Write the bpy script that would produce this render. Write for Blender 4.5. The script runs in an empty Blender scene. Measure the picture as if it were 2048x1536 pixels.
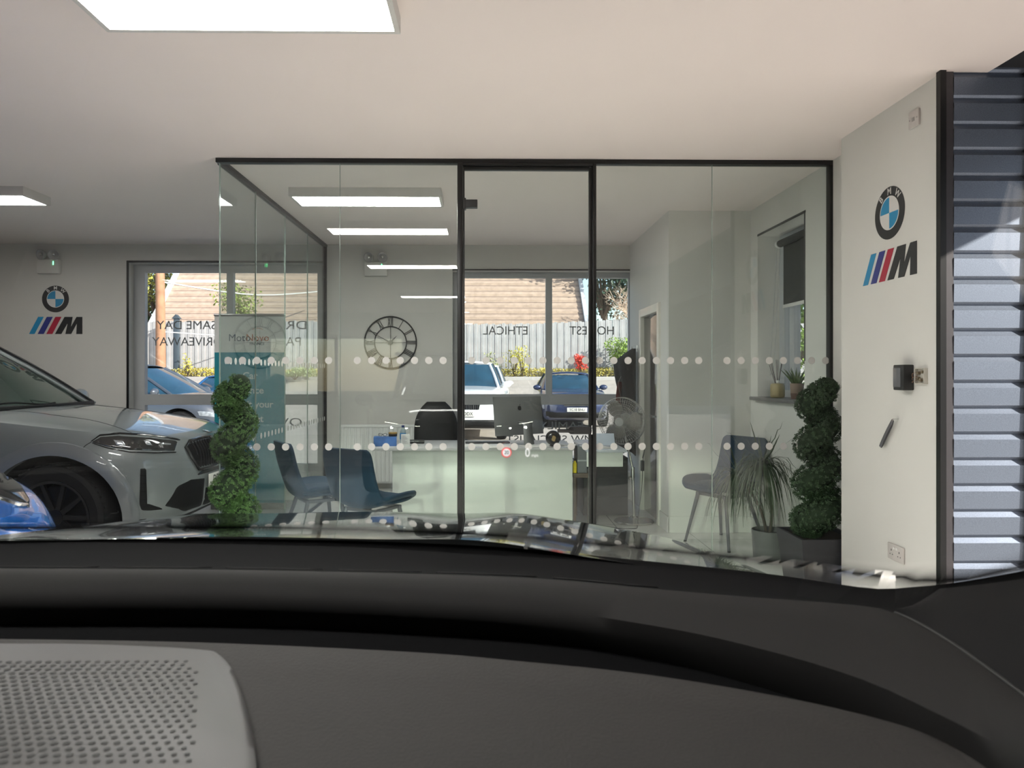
import bpy, bmesh, math, random
from mathutils import Vector, Matrix, noise
from mathutils.bvhtree import BVHTree
random.seed(7)
C = bpy.context.scene.collection
S = bpy.context.scene
PI = math.pi

# ------------------------------------------------------------------ camera
F, CX, CY = 1420.0, 991.0, 749.0          # focal length and principal point in pixels of the 2048 x 1536 frame
YAW = math.radians(0.8)
EYE = Vector((0, 0, 1.4))
cam_d = bpy.data.cameras.new('camera')
cam = bpy.data.objects.new('camera', cam_d); C.objects.link(cam)
cam.location = EYE
cam.rotation_euler = (math.radians(90), 0, -YAW)
cam_d.sensor_width = 36.0
cam_d.lens = F * 36.0 / 2048
cam_d.shift_x = (1024 - CX) / 2048
cam_d.shift_y = (CY - 768) / 2048
cam_d.clip_start = 0.02; cam_d.clip_end = 300
cam_d.dof.use_dof = True
cam_d.dof.focus_distance = 6.5
cam_d.dof.aperture_fstop = 11.0
S.camera = cam

# ------------------------------------------------------------------ world, sun, exposure
w = bpy.data.worlds.new('world'); S.world = w; w.use_nodes = True
nt = w.node_tree; nt.nodes.clear()
sky = nt.nodes.new('ShaderNodeTexSky'); sky.sky_type = 'NISHITA'; sky.sun_disc = False
sky.sun_elevation = math.radians(32); sky.sun_rotation = math.radians(150); sky.dust_density = 1.0
bg = nt.nodes.new('ShaderNodeBackground'); bg.inputs['Strength'].default_value = 0.14
wo = nt.nodes.new('ShaderNodeOutputWorld')
nt.links.new(sky.outputs[0], bg.inputs[0]); nt.links.new(bg.outputs[0], wo.inputs[0])
sun_d = bpy.data.lights.new('sun', 'SUN'); sun_d.energy = 5.7; sun_d.angle = math.radians(0.6); sun_d.color = (1.0, 0.93, 0.84)
sun = bpy.data.objects.new('sun', sun_d); C.objects.link(sun)
SUNDIR = Vector((-1.0, 0.55, -0.5)).normalized()     # the way the sunlight travels
sun.rotation_euler = SUNDIR.to_track_quat('-Z', 'Y').to_euler()
S.view_settings.view_transform = 'Standard'; S.view_settings.look = 'None'
S.view_settings.exposure = 1.15; S.view_settings.gamma = 1.0; S.view_settings.use_curve_mapping = False
BEAM = 100.0          # dipped headlights of the car the photo is taken from
LAMP = 24.5            # brightness of the ceiling panels
S.cycles.max_bounces = 10; S.cycles.transparent_max_bounces = 24; S.cycles.glossy_bounces = 5
S.cycles.diffuse_bounces = 4; S.cycles.transmission_bounces = 4
S.cycles.caustics_reflective = False; S.cycles.caustics_refractive = False
S.cycles.sample_clamp_indirect = 6.0; S.cycles.blur_glossy = 0.5
try:
    S.cycles.use_denoising = True; S.cycles.denoiser = 'OPENIMAGEDENOISE'
except Exception: pass

# ------------------------------------------------------------------ pixel helpers (a real plane gives the distance)
RV = Vector((math.cos(YAW), -math.sin(YAW), 0)); FV = Vector((math.sin(YAW), math.cos(YAW), 0)); UV_ = Vector((0, 0, 1))
def ray(px, py): return FV + RV * ((px - CX) / F) + UV_ * ((CY - py) / F)
def atY(px, py, d):
    r = ray(px, py); return EYE + r * (d / r.y)
def atX(px, py, x):
    r = ray(px, py); return EYE + r * (x / r.x)
def atZ(px, py, z):
    r = ray(px, py); return EYE + r * ((z - EYE.z) / r.z)
def X(px, d): return atY(px, CY, d).x
def Zq(py, d): return 1.4 + (CY - py) / F * d

# ------------------------------------------------------------------ materials
MATS = {}
def mat(name, col, rough=0.5, metal=0.0, spec=0.5, coat=0.0, var=0.04, scale=30.0, bump=0.0, emit=None, est=1.0, sheen=0.0, sheenr=.5):
    if name in MATS: return MATS[name]
    m = bpy.data.materials.new(name); m.use_nodes = True
    n = m.node_tree; b = n.nodes['Principled BSDF']
    b.inputs['Roughness'].default_value = rough; b.inputs['Metallic'].default_value = metal
    b.inputs['Specular IOR Level'].default_value = spec
    b.inputs['Coat Weight'].default_value = coat; b.inputs['Coat Roughness'].default_value = 0.02
    b.inputs['Sheen Weight'].default_value = sheen
    b.inputs['Base Color'].default_value = (*col, 1)
    if var or bump:
        tc = n.nodes.new('ShaderNodeTexCoord'); nz = n.nodes.new('ShaderNodeTexNoise')
        nz.inputs['Scale'].default_value = scale; nz.inputs['Detail'].default_value = 3
        n.links.new(tc.outputs['Object'], nz.inputs['Vector'])
        if var:
            mr = n.nodes.new('ShaderNodeMapRange')
            mr.inputs['To Min'].default_value = 1 - var * 2; mr.inputs['To Max'].default_value = 1 + var * 2
            mx = n.nodes.new('ShaderNodeVectorMath'); mx.operation = 'SCALE'; mx.inputs[0].default_value = col
            n.links.new(nz.outputs['Fac'], mr.inputs['Value']); n.links.new(mr.outputs[0], mx.inputs['Scale'])
            n.links.new(mx.outputs[0], b.inputs['Base Color'])
        if bump:
            bp = n.nodes.new('ShaderNodeBump'); bp.inputs['Strength'].default_value = bump; bp.inputs['Distance'].default_value = 0.004
            n.links.new(nz.outputs['Fac'], bp.inputs['Height']); n.links.new(bp.outputs[0], b.inputs['Normal'])
    if emit:
        b.inputs['Emission Color'].default_value = (*emit, 1); b.inputs['Emission Strength'].default_value = est
    MATS[name] = m; return m

def glass(name, tint=(0.93, 0.97, 0.95), r0=0.045, rough=0.0):
    if name in MATS: return MATS[name]
    m = bpy.data.materials.new(name); m.use_nodes = True; n = m.node_tree; n.nodes.clear()
    out = n.nodes.new('ShaderNodeOutputMaterial'); mx = n.nodes.new('ShaderNodeMixShader')
    tr = n.nodes.new('ShaderNodeBsdfTransparent'); tr.inputs[0].default_value = (*tint, 1)
    gl = n.nodes.new('ShaderNodeBsdfGlossy'); gl.inputs['Roughness'].default_value = rough
    g = n.nodes.new('ShaderNodeNewGeometry'); d = n.nodes.new('ShaderNodeVectorMath'); d.operation = 'DOT_PRODUCT'
    n.links.new(g.outputs['Incoming'], d.inputs[0]); n.links.new(g.outputs['Normal'], d.inputs[1])
    ab = n.nodes.new('ShaderNodeMath'); ab.operation = 'ABSOLUTE'; n.links.new(d.outputs['Value'], ab.inputs[0])
    su = n.nodes.new('ShaderNodeMath'); su.operation = 'SUBTRACT'; su.inputs[0].default_value = 1; n.links.new(ab.outputs[0], su.inputs[1])
    pw = n.nodes.new('ShaderNodeMath'); pw.operation = 'POWER'; pw.inputs[1].default_value = 5; n.links.new(su.outputs[0], pw.inputs[0])
    ml = n.nodes.new('ShaderNodeMath'); ml.operation = 'MULTIPLY_ADD'; ml.inputs[1].default_value = 1 - r0; ml.inputs[2].default_value = r0
    n.links.new(pw.outputs[0], ml.inputs[0])
    n.links.new(ml.outputs[0], mx.inputs[0]); n.links.new(tr.outputs[0], mx.inputs[1]); n.links.new(gl.outputs[0], mx.inputs[2])
    n.links.new(mx.outputs[0], out.inputs[0]); MATS[name] = m; return m

def tile_mat(name, col, grout, size, rough=0.08):
    m = bpy.data.materials.new(name); m.use_nodes = True; n = m.node_tree; b = n.nodes['Principled BSDF']
    tc = n.nodes.new('ShaderNodeTexCoord'); br = n.nodes.new('ShaderNodeTexBrick')
    br.offset = 0.0; br.inputs['Scale'].default_value = 1.0
    br.inputs['Brick Width'].default_value = size; br.inputs['Row Height'].default_value = size
    br.inputs['Mortar Size'].default_value = 0.003; br.inputs['Mortar Smooth'].default_value = 0.2
    br.inputs['Color1'].default_value = (*col, 1); br.inputs['Color2'].default_value = (col[0]*.96, col[1]*.96, col[2]*.96, 1)
    br.inputs['Mortar'].default_value = (*grout, 1)
    n.links.new(tc.outputs['Object'], br.inputs['Vector']); n.links.new(br.outputs['Color'], b.inputs['Base Color'])
    b.inputs['Roughness'].default_value = rough; MATS[name] = m; return m

def band_mat(name, col1, col2, pitch, axis='Z', rough=0.7, var=0.25, vscale=6.0, dirs=1.0):
    """courses along one axis: roof tiles, fence boards"""
    m = bpy.data.materials.new(name); m.use_nodes = True; n = m.node_tree; b = n.nodes['Principled BSDF']
    tc = n.nodes.new('ShaderNodeTexCoord'); sp = n.nodes.new('ShaderNodeSeparateXYZ'); n.links.new(tc.outputs['Object'], sp.inputs[0])
    mu = n.nodes.new('ShaderNodeMath'); mu.operation = 'DIVIDE'; mu.inputs[1].default_value = pitch; n.links.new(sp.outputs[axis], mu.inputs[0])
    fr = n.nodes.new('ShaderNodeMath'); fr.operation = 'FRACT'; n.links.new(mu.outputs[0], fr.inputs[0])
    cr = n.nodes.new('ShaderNodeValToRGB'); cr.color_ramp.elements[0].position = 0.0; cr.color_ramp.elements[0].color = (*col2, 1)
    cr.color_ramp.elements[1].position = 0.3; cr.color_ramp.elements[1].color = (*col1, 1); n.links.new(fr.outputs[0], cr.inputs[0])
    nz = n.nodes.new('ShaderNodeTexNoise'); nz.inputs['Scale'].default_value = vscale; nz.inputs['Detail'].default_value = 4; n.links.new(tc.outputs['Object'], nz.inputs['Vector'])
    mr = n.nodes.new('ShaderNodeMapRange'); mr.inputs['To Min'].default_value = 1 - var; mr.inputs['To Max'].default_value = 1 + var; n.links.new(nz.outputs['Fac'], mr.inputs['Value'])
    sc = n.nodes.new('ShaderNodeVectorMath'); sc.operation = 'SCALE'; n.links.new(cr.outputs[0], sc.inputs[0]); n.links.new(mr.outputs[0], sc.inputs['Scale'])
    n.links.new(sc.outputs[0], b.inputs['Base Color']); b.inputs['Roughness'].default_value = rough
    MATS[name] = m; return m

# ------------------------------------------------------------------ mesh building
class MB:
    def __init__(s): s.v = []; s.f = []; s.m = []
    def add(s, vs, fs, mi=0):
        o = len(s.v); s.v += [tuple(p) for p in vs]; s.f += [tuple(o + i for i in f) for f in fs]; s.m += [mi] * len(fs); return s
    def box(s, a, b, mi=0, M=None):
        x0, y0, z0 = a; x1, y1, z1 = b
        vs = [Vector(p) for p in ((x0,y0,z0),(x1,y0,z0),(x1,y1,z0),(x0,y1,z0),(x0,y0,z1),(x1,y0,z1),(x1,y1,z1),(x0,y1,z1))]
        if M is not None: vs = [M @ p for p in vs]
        return s.add(vs, [(0,3,2,1),(4,5,6,7),(0,1,5,4),(1,2,6,5),(2,3,7,6),(3,0,4,7)], mi)
    def bbox(s, a, b, r=0.005, mi=0, M=None):
        """box with bevelled edges"""
        bm = bmesh.new(); bmesh.ops.create_cube(bm, size=1.0)
        c = [(a[i]+b[i])/2 for i in range(3)]; d = [abs(b[i]-a[i]) for i in range(3)]
        for v in bm.verts: v.co = Vector((c[0]+v.co.x*d[0], c[1]+v.co.y*d[1], c[2]+v.co.z*d[2]))
        bmesh.ops.bevel(bm, geom=bm.edges[:], offset=min(r, min(d)*.45), segments=2, affect='EDGES', profile=0.5)
        return s.bm(bm, mi, M)
    def bm(s, bm, mi=0, M=None):
        bm.verts.index_update(); vs = [v.co.copy() for v in bm.verts]
        if M is not None: vs = [M @ p for p in vs]
        fs = [tuple(v.index for v in f.verts) for f in bm.faces]; bm.free(); return s.add(vs, fs, mi)
    def ring(s, c, ax, r, n, r2=None):
        ax = Vector(ax).normalized(); t = ax.orthogonal().normalized() if abs(ax.z) < .999 else Vector((1,0,0)); b = ax.cross(t)
        return [Vector(c) + t*math.cos(2*PI*i/n)*r + b*math.sin(2*PI*i/n)*(r2 or r) for i in range(n)]
    def cyl(s, p, q, r, r2=None, n=16, mi=0, cap=True):
        p, q = Vector(p), Vector(q); ax = q - p; r2 = r if r2 is None else r2
        vs = s.ring(p, ax, r, n) + s.ring(q, ax, r2, n)
        fs = [(i, (i+1)%n, n+(i+1)%n, n+i) for i in range(n)]
        if cap: fs += [tuple(range(n))[::-1], tuple(range(n, 2*n))]
        return s.add(vs, fs, mi)
    def tube(s, pts, r, n=8, mi=0, closed=False):
        pts = [Vector(p) for p in pts]; N = len(pts); rr = r if isinstance(r, (list, tuple)) else [r]*N
        vs = []; t0 = None
        for i, p in enumerate(pts):
            a = pts[(i+1)%N] if (closed or i < N-1) else p; b = pts[(i-1)%N] if (closed or i > 0) else p
            ax = (a - b).normalized()
            if t0 is None: t = ax.orthogonal().normalized()
            else:
                t = t0 - ax*t0.dot(ax); t = t.normalized() if t.length > 1e-6 else ax.orthogonal().normalized()
            t0 = t; bb = ax.cross(t)
            vs += [p + t*math.cos(2*PI*k/n)*rr[i] + bb*math.sin(2*PI*k/n)*rr[i] for k in range(n)]
        fs = []
        for i in range(N if closed else N-1):
            j = (i+1) % N
            fs += [(i*n+k, i*n+(k+1)%n, j*n+(k+1)%n, j*n+k) for k in range(n)]
        if not closed: fs += [tuple(range(n))[::-1], tuple((N-1)*n+k for k in range(n))]
        return s.add(vs, fs, mi)
    def lathe(s, prof, n=24, c=(0,0,0), mi=0, M=None):
        vs = []; c = Vector(c)
        for r, z in prof: vs += [Vector((math.cos(2*PI*k/n)*r, math.sin(2*PI*k/n)*r, z)) for k in range(n)]
        fs = []
        for i in range(len(prof)-1): fs += [(i*n+k, i*n+(k+1)%n, (i+1)*n+(k+1)%n, (i+1)*n+k) for k in range(n)]
        if prof[0][0] > 1e-5: fs.append(tuple(range(n))[::-1])
        if prof[-1][0] > 1e-5: fs.append(tuple((len(prof)-1)*n+k for k in range(n)))
        vs = [((M @ v) if M is not None else v) + c for v in vs]
        return s.add(vs, fs, mi)
    def prism(s, poly, a, b, mi=0, fn=None):
        """polygon (2D) extruded between depths a and b; fn(u, v, w) gives the point"""
        fn = fn or (lambda u, v, w: (u, w, v)); n = len(poly)
        vs = [Vector(fn(u, v, a)) for u, v in poly] + [Vector(fn(u, v, b)) for u, v in poly]
        return s.add(vs, [tuple(range(n)), tuple(range(n, 2*n))[::-1]] + [(i, n+i, n+(i+1)%n, (i+1)%n) for i in range(n)], mi)
    def grid(s, rows, mi=0, closed=False):
        nr, nc = len(rows), len(rows[0]); vs = [p for r in rows for p in r]
        fs = [(i*nc+j, i*nc+(j+1)%nc, (i+1)*nc+(j+1)%nc, (i+1)*nc+j) for i in range(nr-1) for j in range(nc if closed else nc-1)]
        return s.add(vs, fs, mi)
    def ball(s, c, r, n=16, mi=0, sc=(1,1,1), M=None):
        pr = [(max(1e-6, math.sin(PI*i/(n//2)))*1.0, -math.cos(PI*i/(n//2))) for i in range(n//2+1)]
        mm = Matrix.Diagonal((r*sc[0], r*sc[1], r*sc[2], 1));  mm = (M @ mm) if M is not None else mm
        return s.lathe(pr, n, c, mi, mm)
    def build(s, name, mats, parent=None, smooth=True, angle=35, solid=0.0, fixn=False, loc=None, hollow=False):
        me = bpy.data.meshes.new(name); me.from_pydata([tuple(v) for v in s.v], [], s.f)
        ms = mats if isinstance(mats, (list, tuple)) else [mats]
        for m in ms: me.materials.append(m)
        if len(ms) > 1: me.polygons.foreach_set('material_index', s.m)
        if fixn or solid:
            bm = bmesh.new(); bm.from_mesh(me); bmesh.ops.remove_doubles(bm, verts=bm.verts, dist=1e-5)
            bmesh.ops.recalc_face_normals(bm, faces=bm.faces); bm.to_mesh(me); bm.free()
        if smooth:
            me.polygons.foreach_set('use_smooth', [True]*len(me.polygons)); me.set_sharp_from_angle(angle=math.radians(angle))
        me.update(); o = bpy.data.objects.new(name, me); C.objects.link(o)
        if solid:
            md = o.modifiers.new('solid', 'SOLIDIFY'); md.thickness = solid; md.offset = 0
        if parent: o.parent = parent
        if loc: o.location = loc
        return o

def tag(o, label=None, cat=None, group=None, kind=None):
    if label: o['label'] = label
    if cat: o['category'] = cat
    if group: o['group'] = group
    if kind: o['kind'] = kind
    return o
def thing(name, label, cat, loc=(0,0,0), rz=0, group=None):
    o = bpy.data.objects.new(name, None); C.objects.link(o); o.empty_display_size = 0.1
    o.location = loc; o.rotation_euler = (0, 0, rz); return tag(o, label, cat, group)
def struct(name, mb, m, parent=None, **k):
    o = mb.build(name, m, parent, **k)
    if not parent: o['kind'] = 'structure'
    return o
def copy_tree(o, parent=None):
    c = o.copy(); C.objects.link(c)
    if parent: c.parent = parent
    for ch in [x for x in bpy.data.objects if x.parent == o]: copy_tree(ch, c)
    return c
def cr(pts, n=8):
    """Catmull-Rom through tuples"""
    out = []; P = [Vector(p) for p in pts]
    for i in range(len(P)-1):
        p0 = P[max(i-1,0)]; p1 = P[i]; p2 = P[i+1]; p3 = P[min(i+2,len(P)-1)]
        for k in range(n):
            t = k/n; out.append(0.5*((2*p1)+(p2-p0)*t+(2*p0-5*p1+4*p2-p3)*t*t+(3*p1-p0-3*p2+p3)*t**3))
    out.append(P[-1]); return out
def interp(tab, x):
    if x <= tab[0][0]: return tab[0][1]
    for (a, va), (b, vb) in zip(tab, tab[1:]):
        if x <= b: return va + (vb-va)*(x-a)/(b-a)
    return tab[-1][1]
def sm(tab, x, h=0.06):
    return sum(interp(tab, x+k*h) for k in (-1,-.5,0,.5,1))/5
def text(s, size, name, m, parent, M, ext=0.001, align='CENTER', mirror=False, bold=0.0, sx=1.0):
    cu = bpy.data.curves.new(name, 'FONT'); cu.body = s; cu.size = size; cu.extrude = ext; cu.align_x = align; cu.align_y = 'CENTER'
    cu.offset = bold; cu.resolution_u = 4; cu.space_line = 1.1
    o = bpy.data.objects.new(name, cu); C.objects.link(o); bpy.context.view_layer.update()
    me = bpy.data.meshes.new_from_object(o.evaluated_get(bpy.context.evaluated_depsgraph_get()))
    bpy.data.objects.remove(o); bpy.data.curves.remove(cu)
    mm = M @ Matrix.Diagonal(((-sx if mirror else sx), 1, 1, 1))
    me.transform(mm); me.materials.clear(); me.materials.append(m)
    ob = bpy.data.objects.new(name, me); C.objects.link(ob)
    if parent: ob.parent = parent
    return ob
FACE_CAM = Matrix.Rotation(PI/2, 4, 'X')      # lies in XZ, readable from -Y
FACE_LEFT = Matrix.Rotation(-PI/2, 4, 'Z') @ FACE_CAM   # on a wall whose face looks to -X
# ------------------------------------------------------------------ the room
H = 2.85; GY = 4.80; BY = 7.95; RX = 2.35; SX = -1.79; PX_ = 2.19
white = mat('white_wall_paint', (0.70, 0.69, 0.66), 0.75, var=0.02, scale=3, bump=0.05)
greyp = mat('warm_white_wall_paint', (0.60, 0.58, 0.55), 0.75, var=0.02, scale=3, bump=0.05)
ceilm = mat('ceiling_paint', (0.84, 0.745, 0.715), 0.8, var=0.015, scale=2)
black = mat('black_aluminium', (0.006, 0.006, 0.0065), 0.35, spec=.35, var=0.05)
blackp = mat('black_plastic', (0.015, 0.015, 0.016), 0.45, var=0.05)
greyframe = mat('grey_window_frame', (0.42, 0.42, 0.43), 0.5, var=0.02)
whitep = mat('white_plastic', (0.78, 0.78, 0.76), 0.4, var=0.02)
chrome = mat('chrome', (0.75, 0.75, 0.74), 0.15, 1.0, var=0.02)
gl_part = glass('partition_glass', (0.945, 0.972, 0.962), 0.055)
gl_win = glass('window_glass', (0.97, 0.98, 0.98), 0.03)
tiles = tile_mat('glossy_floor_tiles', (0.68, 0.665, 0.645), (0.25, 0.24, 0.23), 0.6)

mb = MB(); mb.box((-9, -8, -0.1), (2.35, BY, 0)); struct('floor', mb, tiles, smooth=False)
mb = MB(); mb.box((-9.2, -8.2, H), (2.41, BY+.25, H+0.2)); struct('ceiling', mb, ceilm, smooth=False)

# back wall with the two big openings
W1a, W1b, W1t = X(254, BY), X(652, BY), Zq(527, BY)
W2a, W2b, W2t = X(905, BY), X(1268, BY), Zq(541, BY)
WB = 0.30
mb = MB(); T = .25
mb.box((-9, BY, 0), (W1a, BY+T, H)); mb.box((W1a, BY, 0), (W1b, BY+T, WB)); mb.box((W1a, BY, W1t), (W1b, BY+T, H))
mb.box((W1b, BY, 0), (W2a, BY+T, H)); mb.box((W2a, BY, 0), (W2b, BY+T, WB)); mb.box((W2a, BY, W2t), (W2b, BY+T, H)); mb.box((W2b, BY, 0), (RX+.3, BY+T, H))
struct('wall_back', mb, greyp, smooth=False)
mb = MB(); mb.box((-9.2, -8, 0), (-9, BY, H)); struct('wall_left', mb, greyp, smooth=False)
# rear wall behind the cars with a wide window
mb = MB(); RYW = -7.0
mb.box((-9, RYW-.2, 0), (-5.1, RYW, H)); mb.box((-5.1, RYW-.2, 0), (-1.9, RYW, .95)); mb.box((-5.1, RYW-.2, 2.3), (-1.9, RYW, H)); mb.box((-1.9, RYW-.2, 0), (2.6, RYW, H))
struct('wall_rear', mb, greyp, smooth=False)
def window(name, x0, x1, y, z0, z1, mulls, trans, fw=.065, fl=None, fr=None):
    mb = MB(); y0, y1 = y, y+.07; fl = fl or fw; fr = fr or fw
    mb.box((x0, y0, z0), (x0+fl, y1, z1)); mb.box((x1-fr, y0, z0), (x1, y1, z1)); mb.box((x0+fl, y0, z1-fw), (x1-fr, y1, z1)); mb.box((x0+fl, y0, z0), (x1-fr, y1, z0+fw))
    for t in trans: mb.box((x0+fl, y0-.01, t-.06), (x1-fr, y1, t+.06))
    for m_ in mulls:
        zz = trans[0]+.06 if trans else z0
        mb.box((m_-.036, y0-.005, zz), (m_+.036, y1, z1-fw))
    o = struct(name, mb, greyframe, smooth=False)
    g = MB(); g.box((x0+fl*.6, y0+.025, z0+fw*.6), (x1-fr*.6, y0+.033, z1-fw*.6)); g.build('window_pane', gl_win, o, smooth=False)
    return o
wy = BY+.15
w1 = window('window_1', W1a, W1b, wy, WB, W1t, [X(460, wy)], [Zq(799, wy)], .085, .125, .13)
w2 = window('window_2', W2a, W2b, wy, WB, W2t, [X(1098, wy)], [Zq(799, wy)], .06, .06, .03)
w4 = window('window_4', -5.1, -1.9, RYW-.15, .95, 2.3, [-3.5], [], .06)
mb = MB(); mb.box((W1a-.0, BY-.012, 0.2), (W1a+.022, BY, W1t)); mb.box((W1a, BY-.012, W1t-.0), (W1b, BY, W1t+.022)); struct('trim_1', mb, black, smooth=False)
mb = MB(); mb.box((W2a, BY-.012, W2t), (W2b, BY, W2t+.015)); struct('trim_2', mb, black, smooth=False)
# lettering stuck on the window panes, written to be read from outside
letm = mat('window_lettering', (0.17, 0.18, 0.19), 0.6)
ly = wy+.018
def wletter(s, px0, px1, py, hpx, par):
    d = ly; M = Matrix.Translation(atY((px0+px1)/2, py, d)) @ FACE_CAM
    size = hpx*d/F/0.70
    o = text(s, size, 'window_lettering', letm, par, M, 0.0008, mirror=True)
    xs = [v.co.x for v in o.data.vertices]; wd = max(xs)-min(xs); want = (px1-px0)*d/F; cxx = (max(xs)+min(xs))/2
    for v in o.data.vertices: v.co.x = M.translation.x + (v.co.x-cxx)*want/wd
    return o
wletter('SAME DAY', 314, 432, 651, 17, w1); wletter('DRIVEAWAY', 305, 442, 684, 17, w1)
wletter('DRIVING', 490, 612, 651, 17, w1); wletter('PASSION', 498, 601, 684, 17, w1); wletter('OVER 20', 480, 603, 845, 16, w1)
wletter('ETHICAL', 966, 1055, 662, 17, w2); wletter('HONEST', 1139, 1228, 662, 17, w2)
wletter('FAMILY', 1078, 1166, 852, 15, w2); wletter('BMW SPECIALIST', 1012, 1200, 879, 15, w2)

# right wall of the office with its window, the boxed-in corner, the pier and the wall by the entrance
V3a, V3b, V3z0, V3z1 = 5.20, 6.10, 1.21, 2.59
mb = MB(); xo = RX+.25
mb.box((RX, 4.34, 0), (xo, V3a, H)); mb.box((RX, V3b, 0), (xo, BY, H)); mb.box((RX, V3a, 0), (xo, V3b, V3z0-.03)); mb.box((RX, V3a, V3z1), (xo, V3b, H))
mb.box((PX_, 3.385, 0), (RX+.06, 4.34, H))
struct('wall_right', mb, white, smooth=False)
mb = MB(); mb.box((2.19, -7, 0), (2.41, 0.2, H)); struct('wall_entrance', mb, white, smooth=False)
BXX = 1.62; BXY = 6.26
DY0, DY1, DZ = 6.62, 7.33, 2.0
mb = MB(); mb.box((BXX, BXY, 0), (RX, DY0, H)); mb.box((BXX, DY1, 0), (RX, BY, H)); mb.box((BXX, DY0, DZ), (RX, DY1, H)); mb.box((BXX+.1, DY0, 0), (RX, DY1, DZ))
struct('wall_corner', mb, white, smooth=False)
mb = MB(); mb.bbox((BXX-.012, BXY-.014, 0), (RX, BXY, .145), .004); mb.bbox((BXX-.014, BXY-.014, 0), (BXX, DY0-.07, .145), .004); mb.bbox((RX-.014, 4.85, 0), (RX, BXY-.014, .145), .004)
struct('baseboard_right', mb, white, smooth=False)
mb = MB(); mb.bbox((-9, BY-.014, 0), (W1a, BY, .13), .004); mb.bbox((W1b, BY-.014, 0), (W2a, BY, .13), .004)
struct('baseboard_back', mb, white, smooth=False)
# wooden door in the corner wall
dark_door = mat('dark_glossy_door', (0.035, 0.032, 0.032), 0.12, coat=0.3, var=0.1, scale=5)
mb = MB(); mb.bbox((BXX+.02, DY0+.01, 0.005), (BXX+.06, DY1-.01, DZ-.01), .003)
d2 = struct('door_2', mb, dark_door)
mb = MB()
for a, b in (((BXX-.02, DY0-.07, 0), (BXX+.09, DY0+.01, DZ+.07)), ((BXX-.02, DY1-.01, 0), (BXX+.09, DY1+.07, DZ+.07)), ((BXX-.02, DY0+.01, DZ-.01), (BXX+.09, DY1-.01, DZ+.07))): mb.bbox(a, b, .006)
mb.build('door_frame', mat('cream_gloss_paint', (0.72, 0.70, 0.64), 0.3), d2)
mb = MB(); mb.cyl((BXX+.02, DY0+.09, 1.0), (BXX-.03, DY0+.09, 1.0), .01); mb.cyl((BXX-.03, DY0+.08, 1.0), (BXX-.03, DY0+.2, 1.0), .009); mb.bbox((BXX+.012, DY0+.07, .92), (BXX+.022, DY0+.11, 1.08), .003)
mb.build('door_handle', chrome, d2)
# window in the right wall
mb = MB(); gx = RX+.19
mb.box((gx, V3a, V3z0), (gx+.06, V3a+.06, V3z1)); mb.box((gx, V3b-.10, V3z0), (gx+.06, V3b, V3z1)); mb.box((gx, V3a+.06, V3z0), (gx+.06, V3b-.1, V3z0+.06)); mb.box((gx, V3a+.06, V3z1-.06), (gx+.06, V3b-.1, V3z1)); mb.box((gx+.002, 5.82, V3z0), (gx+.058, 5.9, V3z1))
w3 = struct('window_3', mb, mat('pale_window_frame', (0.55, 0.57, 0.60), 0.4), smooth=False)
mb = MB(); mb.box((gx+.028, V3a+.04, V3z0+.04), (gx+.034, V3b-.08, V3z1-.04)); mb.build('window_pane', gl_win, w3, smooth=False)
mb = MB(); mb.bbox((RX-.06, V3a-.08, V3z0-.03), (gx, V3b+.04, V3z0), .006); mb.build('window_sill', mat('grey_sill_board', (0.16, 0.155, 0.16), 0.4), w3)
mb = MB(); mb.box((RX-.004, V3a-.02, V3z1-.0), (RX+.002, V3b, V3z1+.018)); mb.box((RX-.004, V3a-.014, 1.5), (RX+.002, V3a, V3z1+.018)); struct('trim_3', mb, mat('dark_bead', (0.06, 0.06, 0.06), 0.5), smooth=False)

# exterior cladding panel, its frame and the canopy outside the entrance
PY = 3.38
clad = mat('slate_grey_coated_steel', (0.16, 0.185, 0.235), 0.42, 0.7, var=0.22, scale=260)
cladf = mat('dark_steel_frame', (0.055, 0.05, 0.055), 0.4, 0.3)
def slats(x0, x1):
    mb = MB(); p = .1238; z = 0.0; d0 = 0.0
    prof = []
    while z < 3.25:
        prof += [(z, .002), (z+.003, -.004), (z+.014, -.014), (z+.098, -.016), (z+.119, -.001), (z+.1228, .002)]; z += p
    rows = [[Vector((x0, PY+dy, zz)) for zz, dy in prof], [Vector((x1, PY+dy, zz)) for zz, dy in prof]]
    mb.grid(rows); mb.box((x0, PY+.006, 0), (x1, PY+.03, 3.25)); return mb
t = thing('shutter_panel', 'slate grey ribbed steel shutter beside the white pier, lit by the sun below', 'shutter', (0,0,0))
slats(2.24, 2.585).build('slats', clad, t, smooth=False)
mb = MB(); mb.box((2.585, PY-.03, 0), (2.62, PY+.03, 3.25)); mb.box((2.195, PY-.012, 0), (2.24, PY+.03, 3.25)); mb.build('side_frame', cladf, t, smooth=False)
t = thing('shutter_panel', 'outer ribbed steel shutter panel beyond the first one', 'shutter', (0,0,0))
slats(2.62, 3.6).build('slats', clad, t, smooth=False)
mb = MB(); mb.box((3.6, PY-.03, 0), (3.64, PY+.03, 3.25)); mb.build('side_frame', cladf, t, smooth=False)
mb = MB(); mb.box((2.165, PY-.03, 0), (2.194, PY+.002, H)); struct('trim_4', mb, black, smooth=False)
mb = MB(); mb.box((2.41, -6, H+.02), (4.0, PY+.02, H+.2)); struct('trim_5', mb, mat('dark_canopy_board', (0.012, 0.012, 0.014), 0.6), smooth=False)
mb = MB(); mb.box((2.41, -8, H+.2), (2.6, 8.2, H+.5)); 
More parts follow.
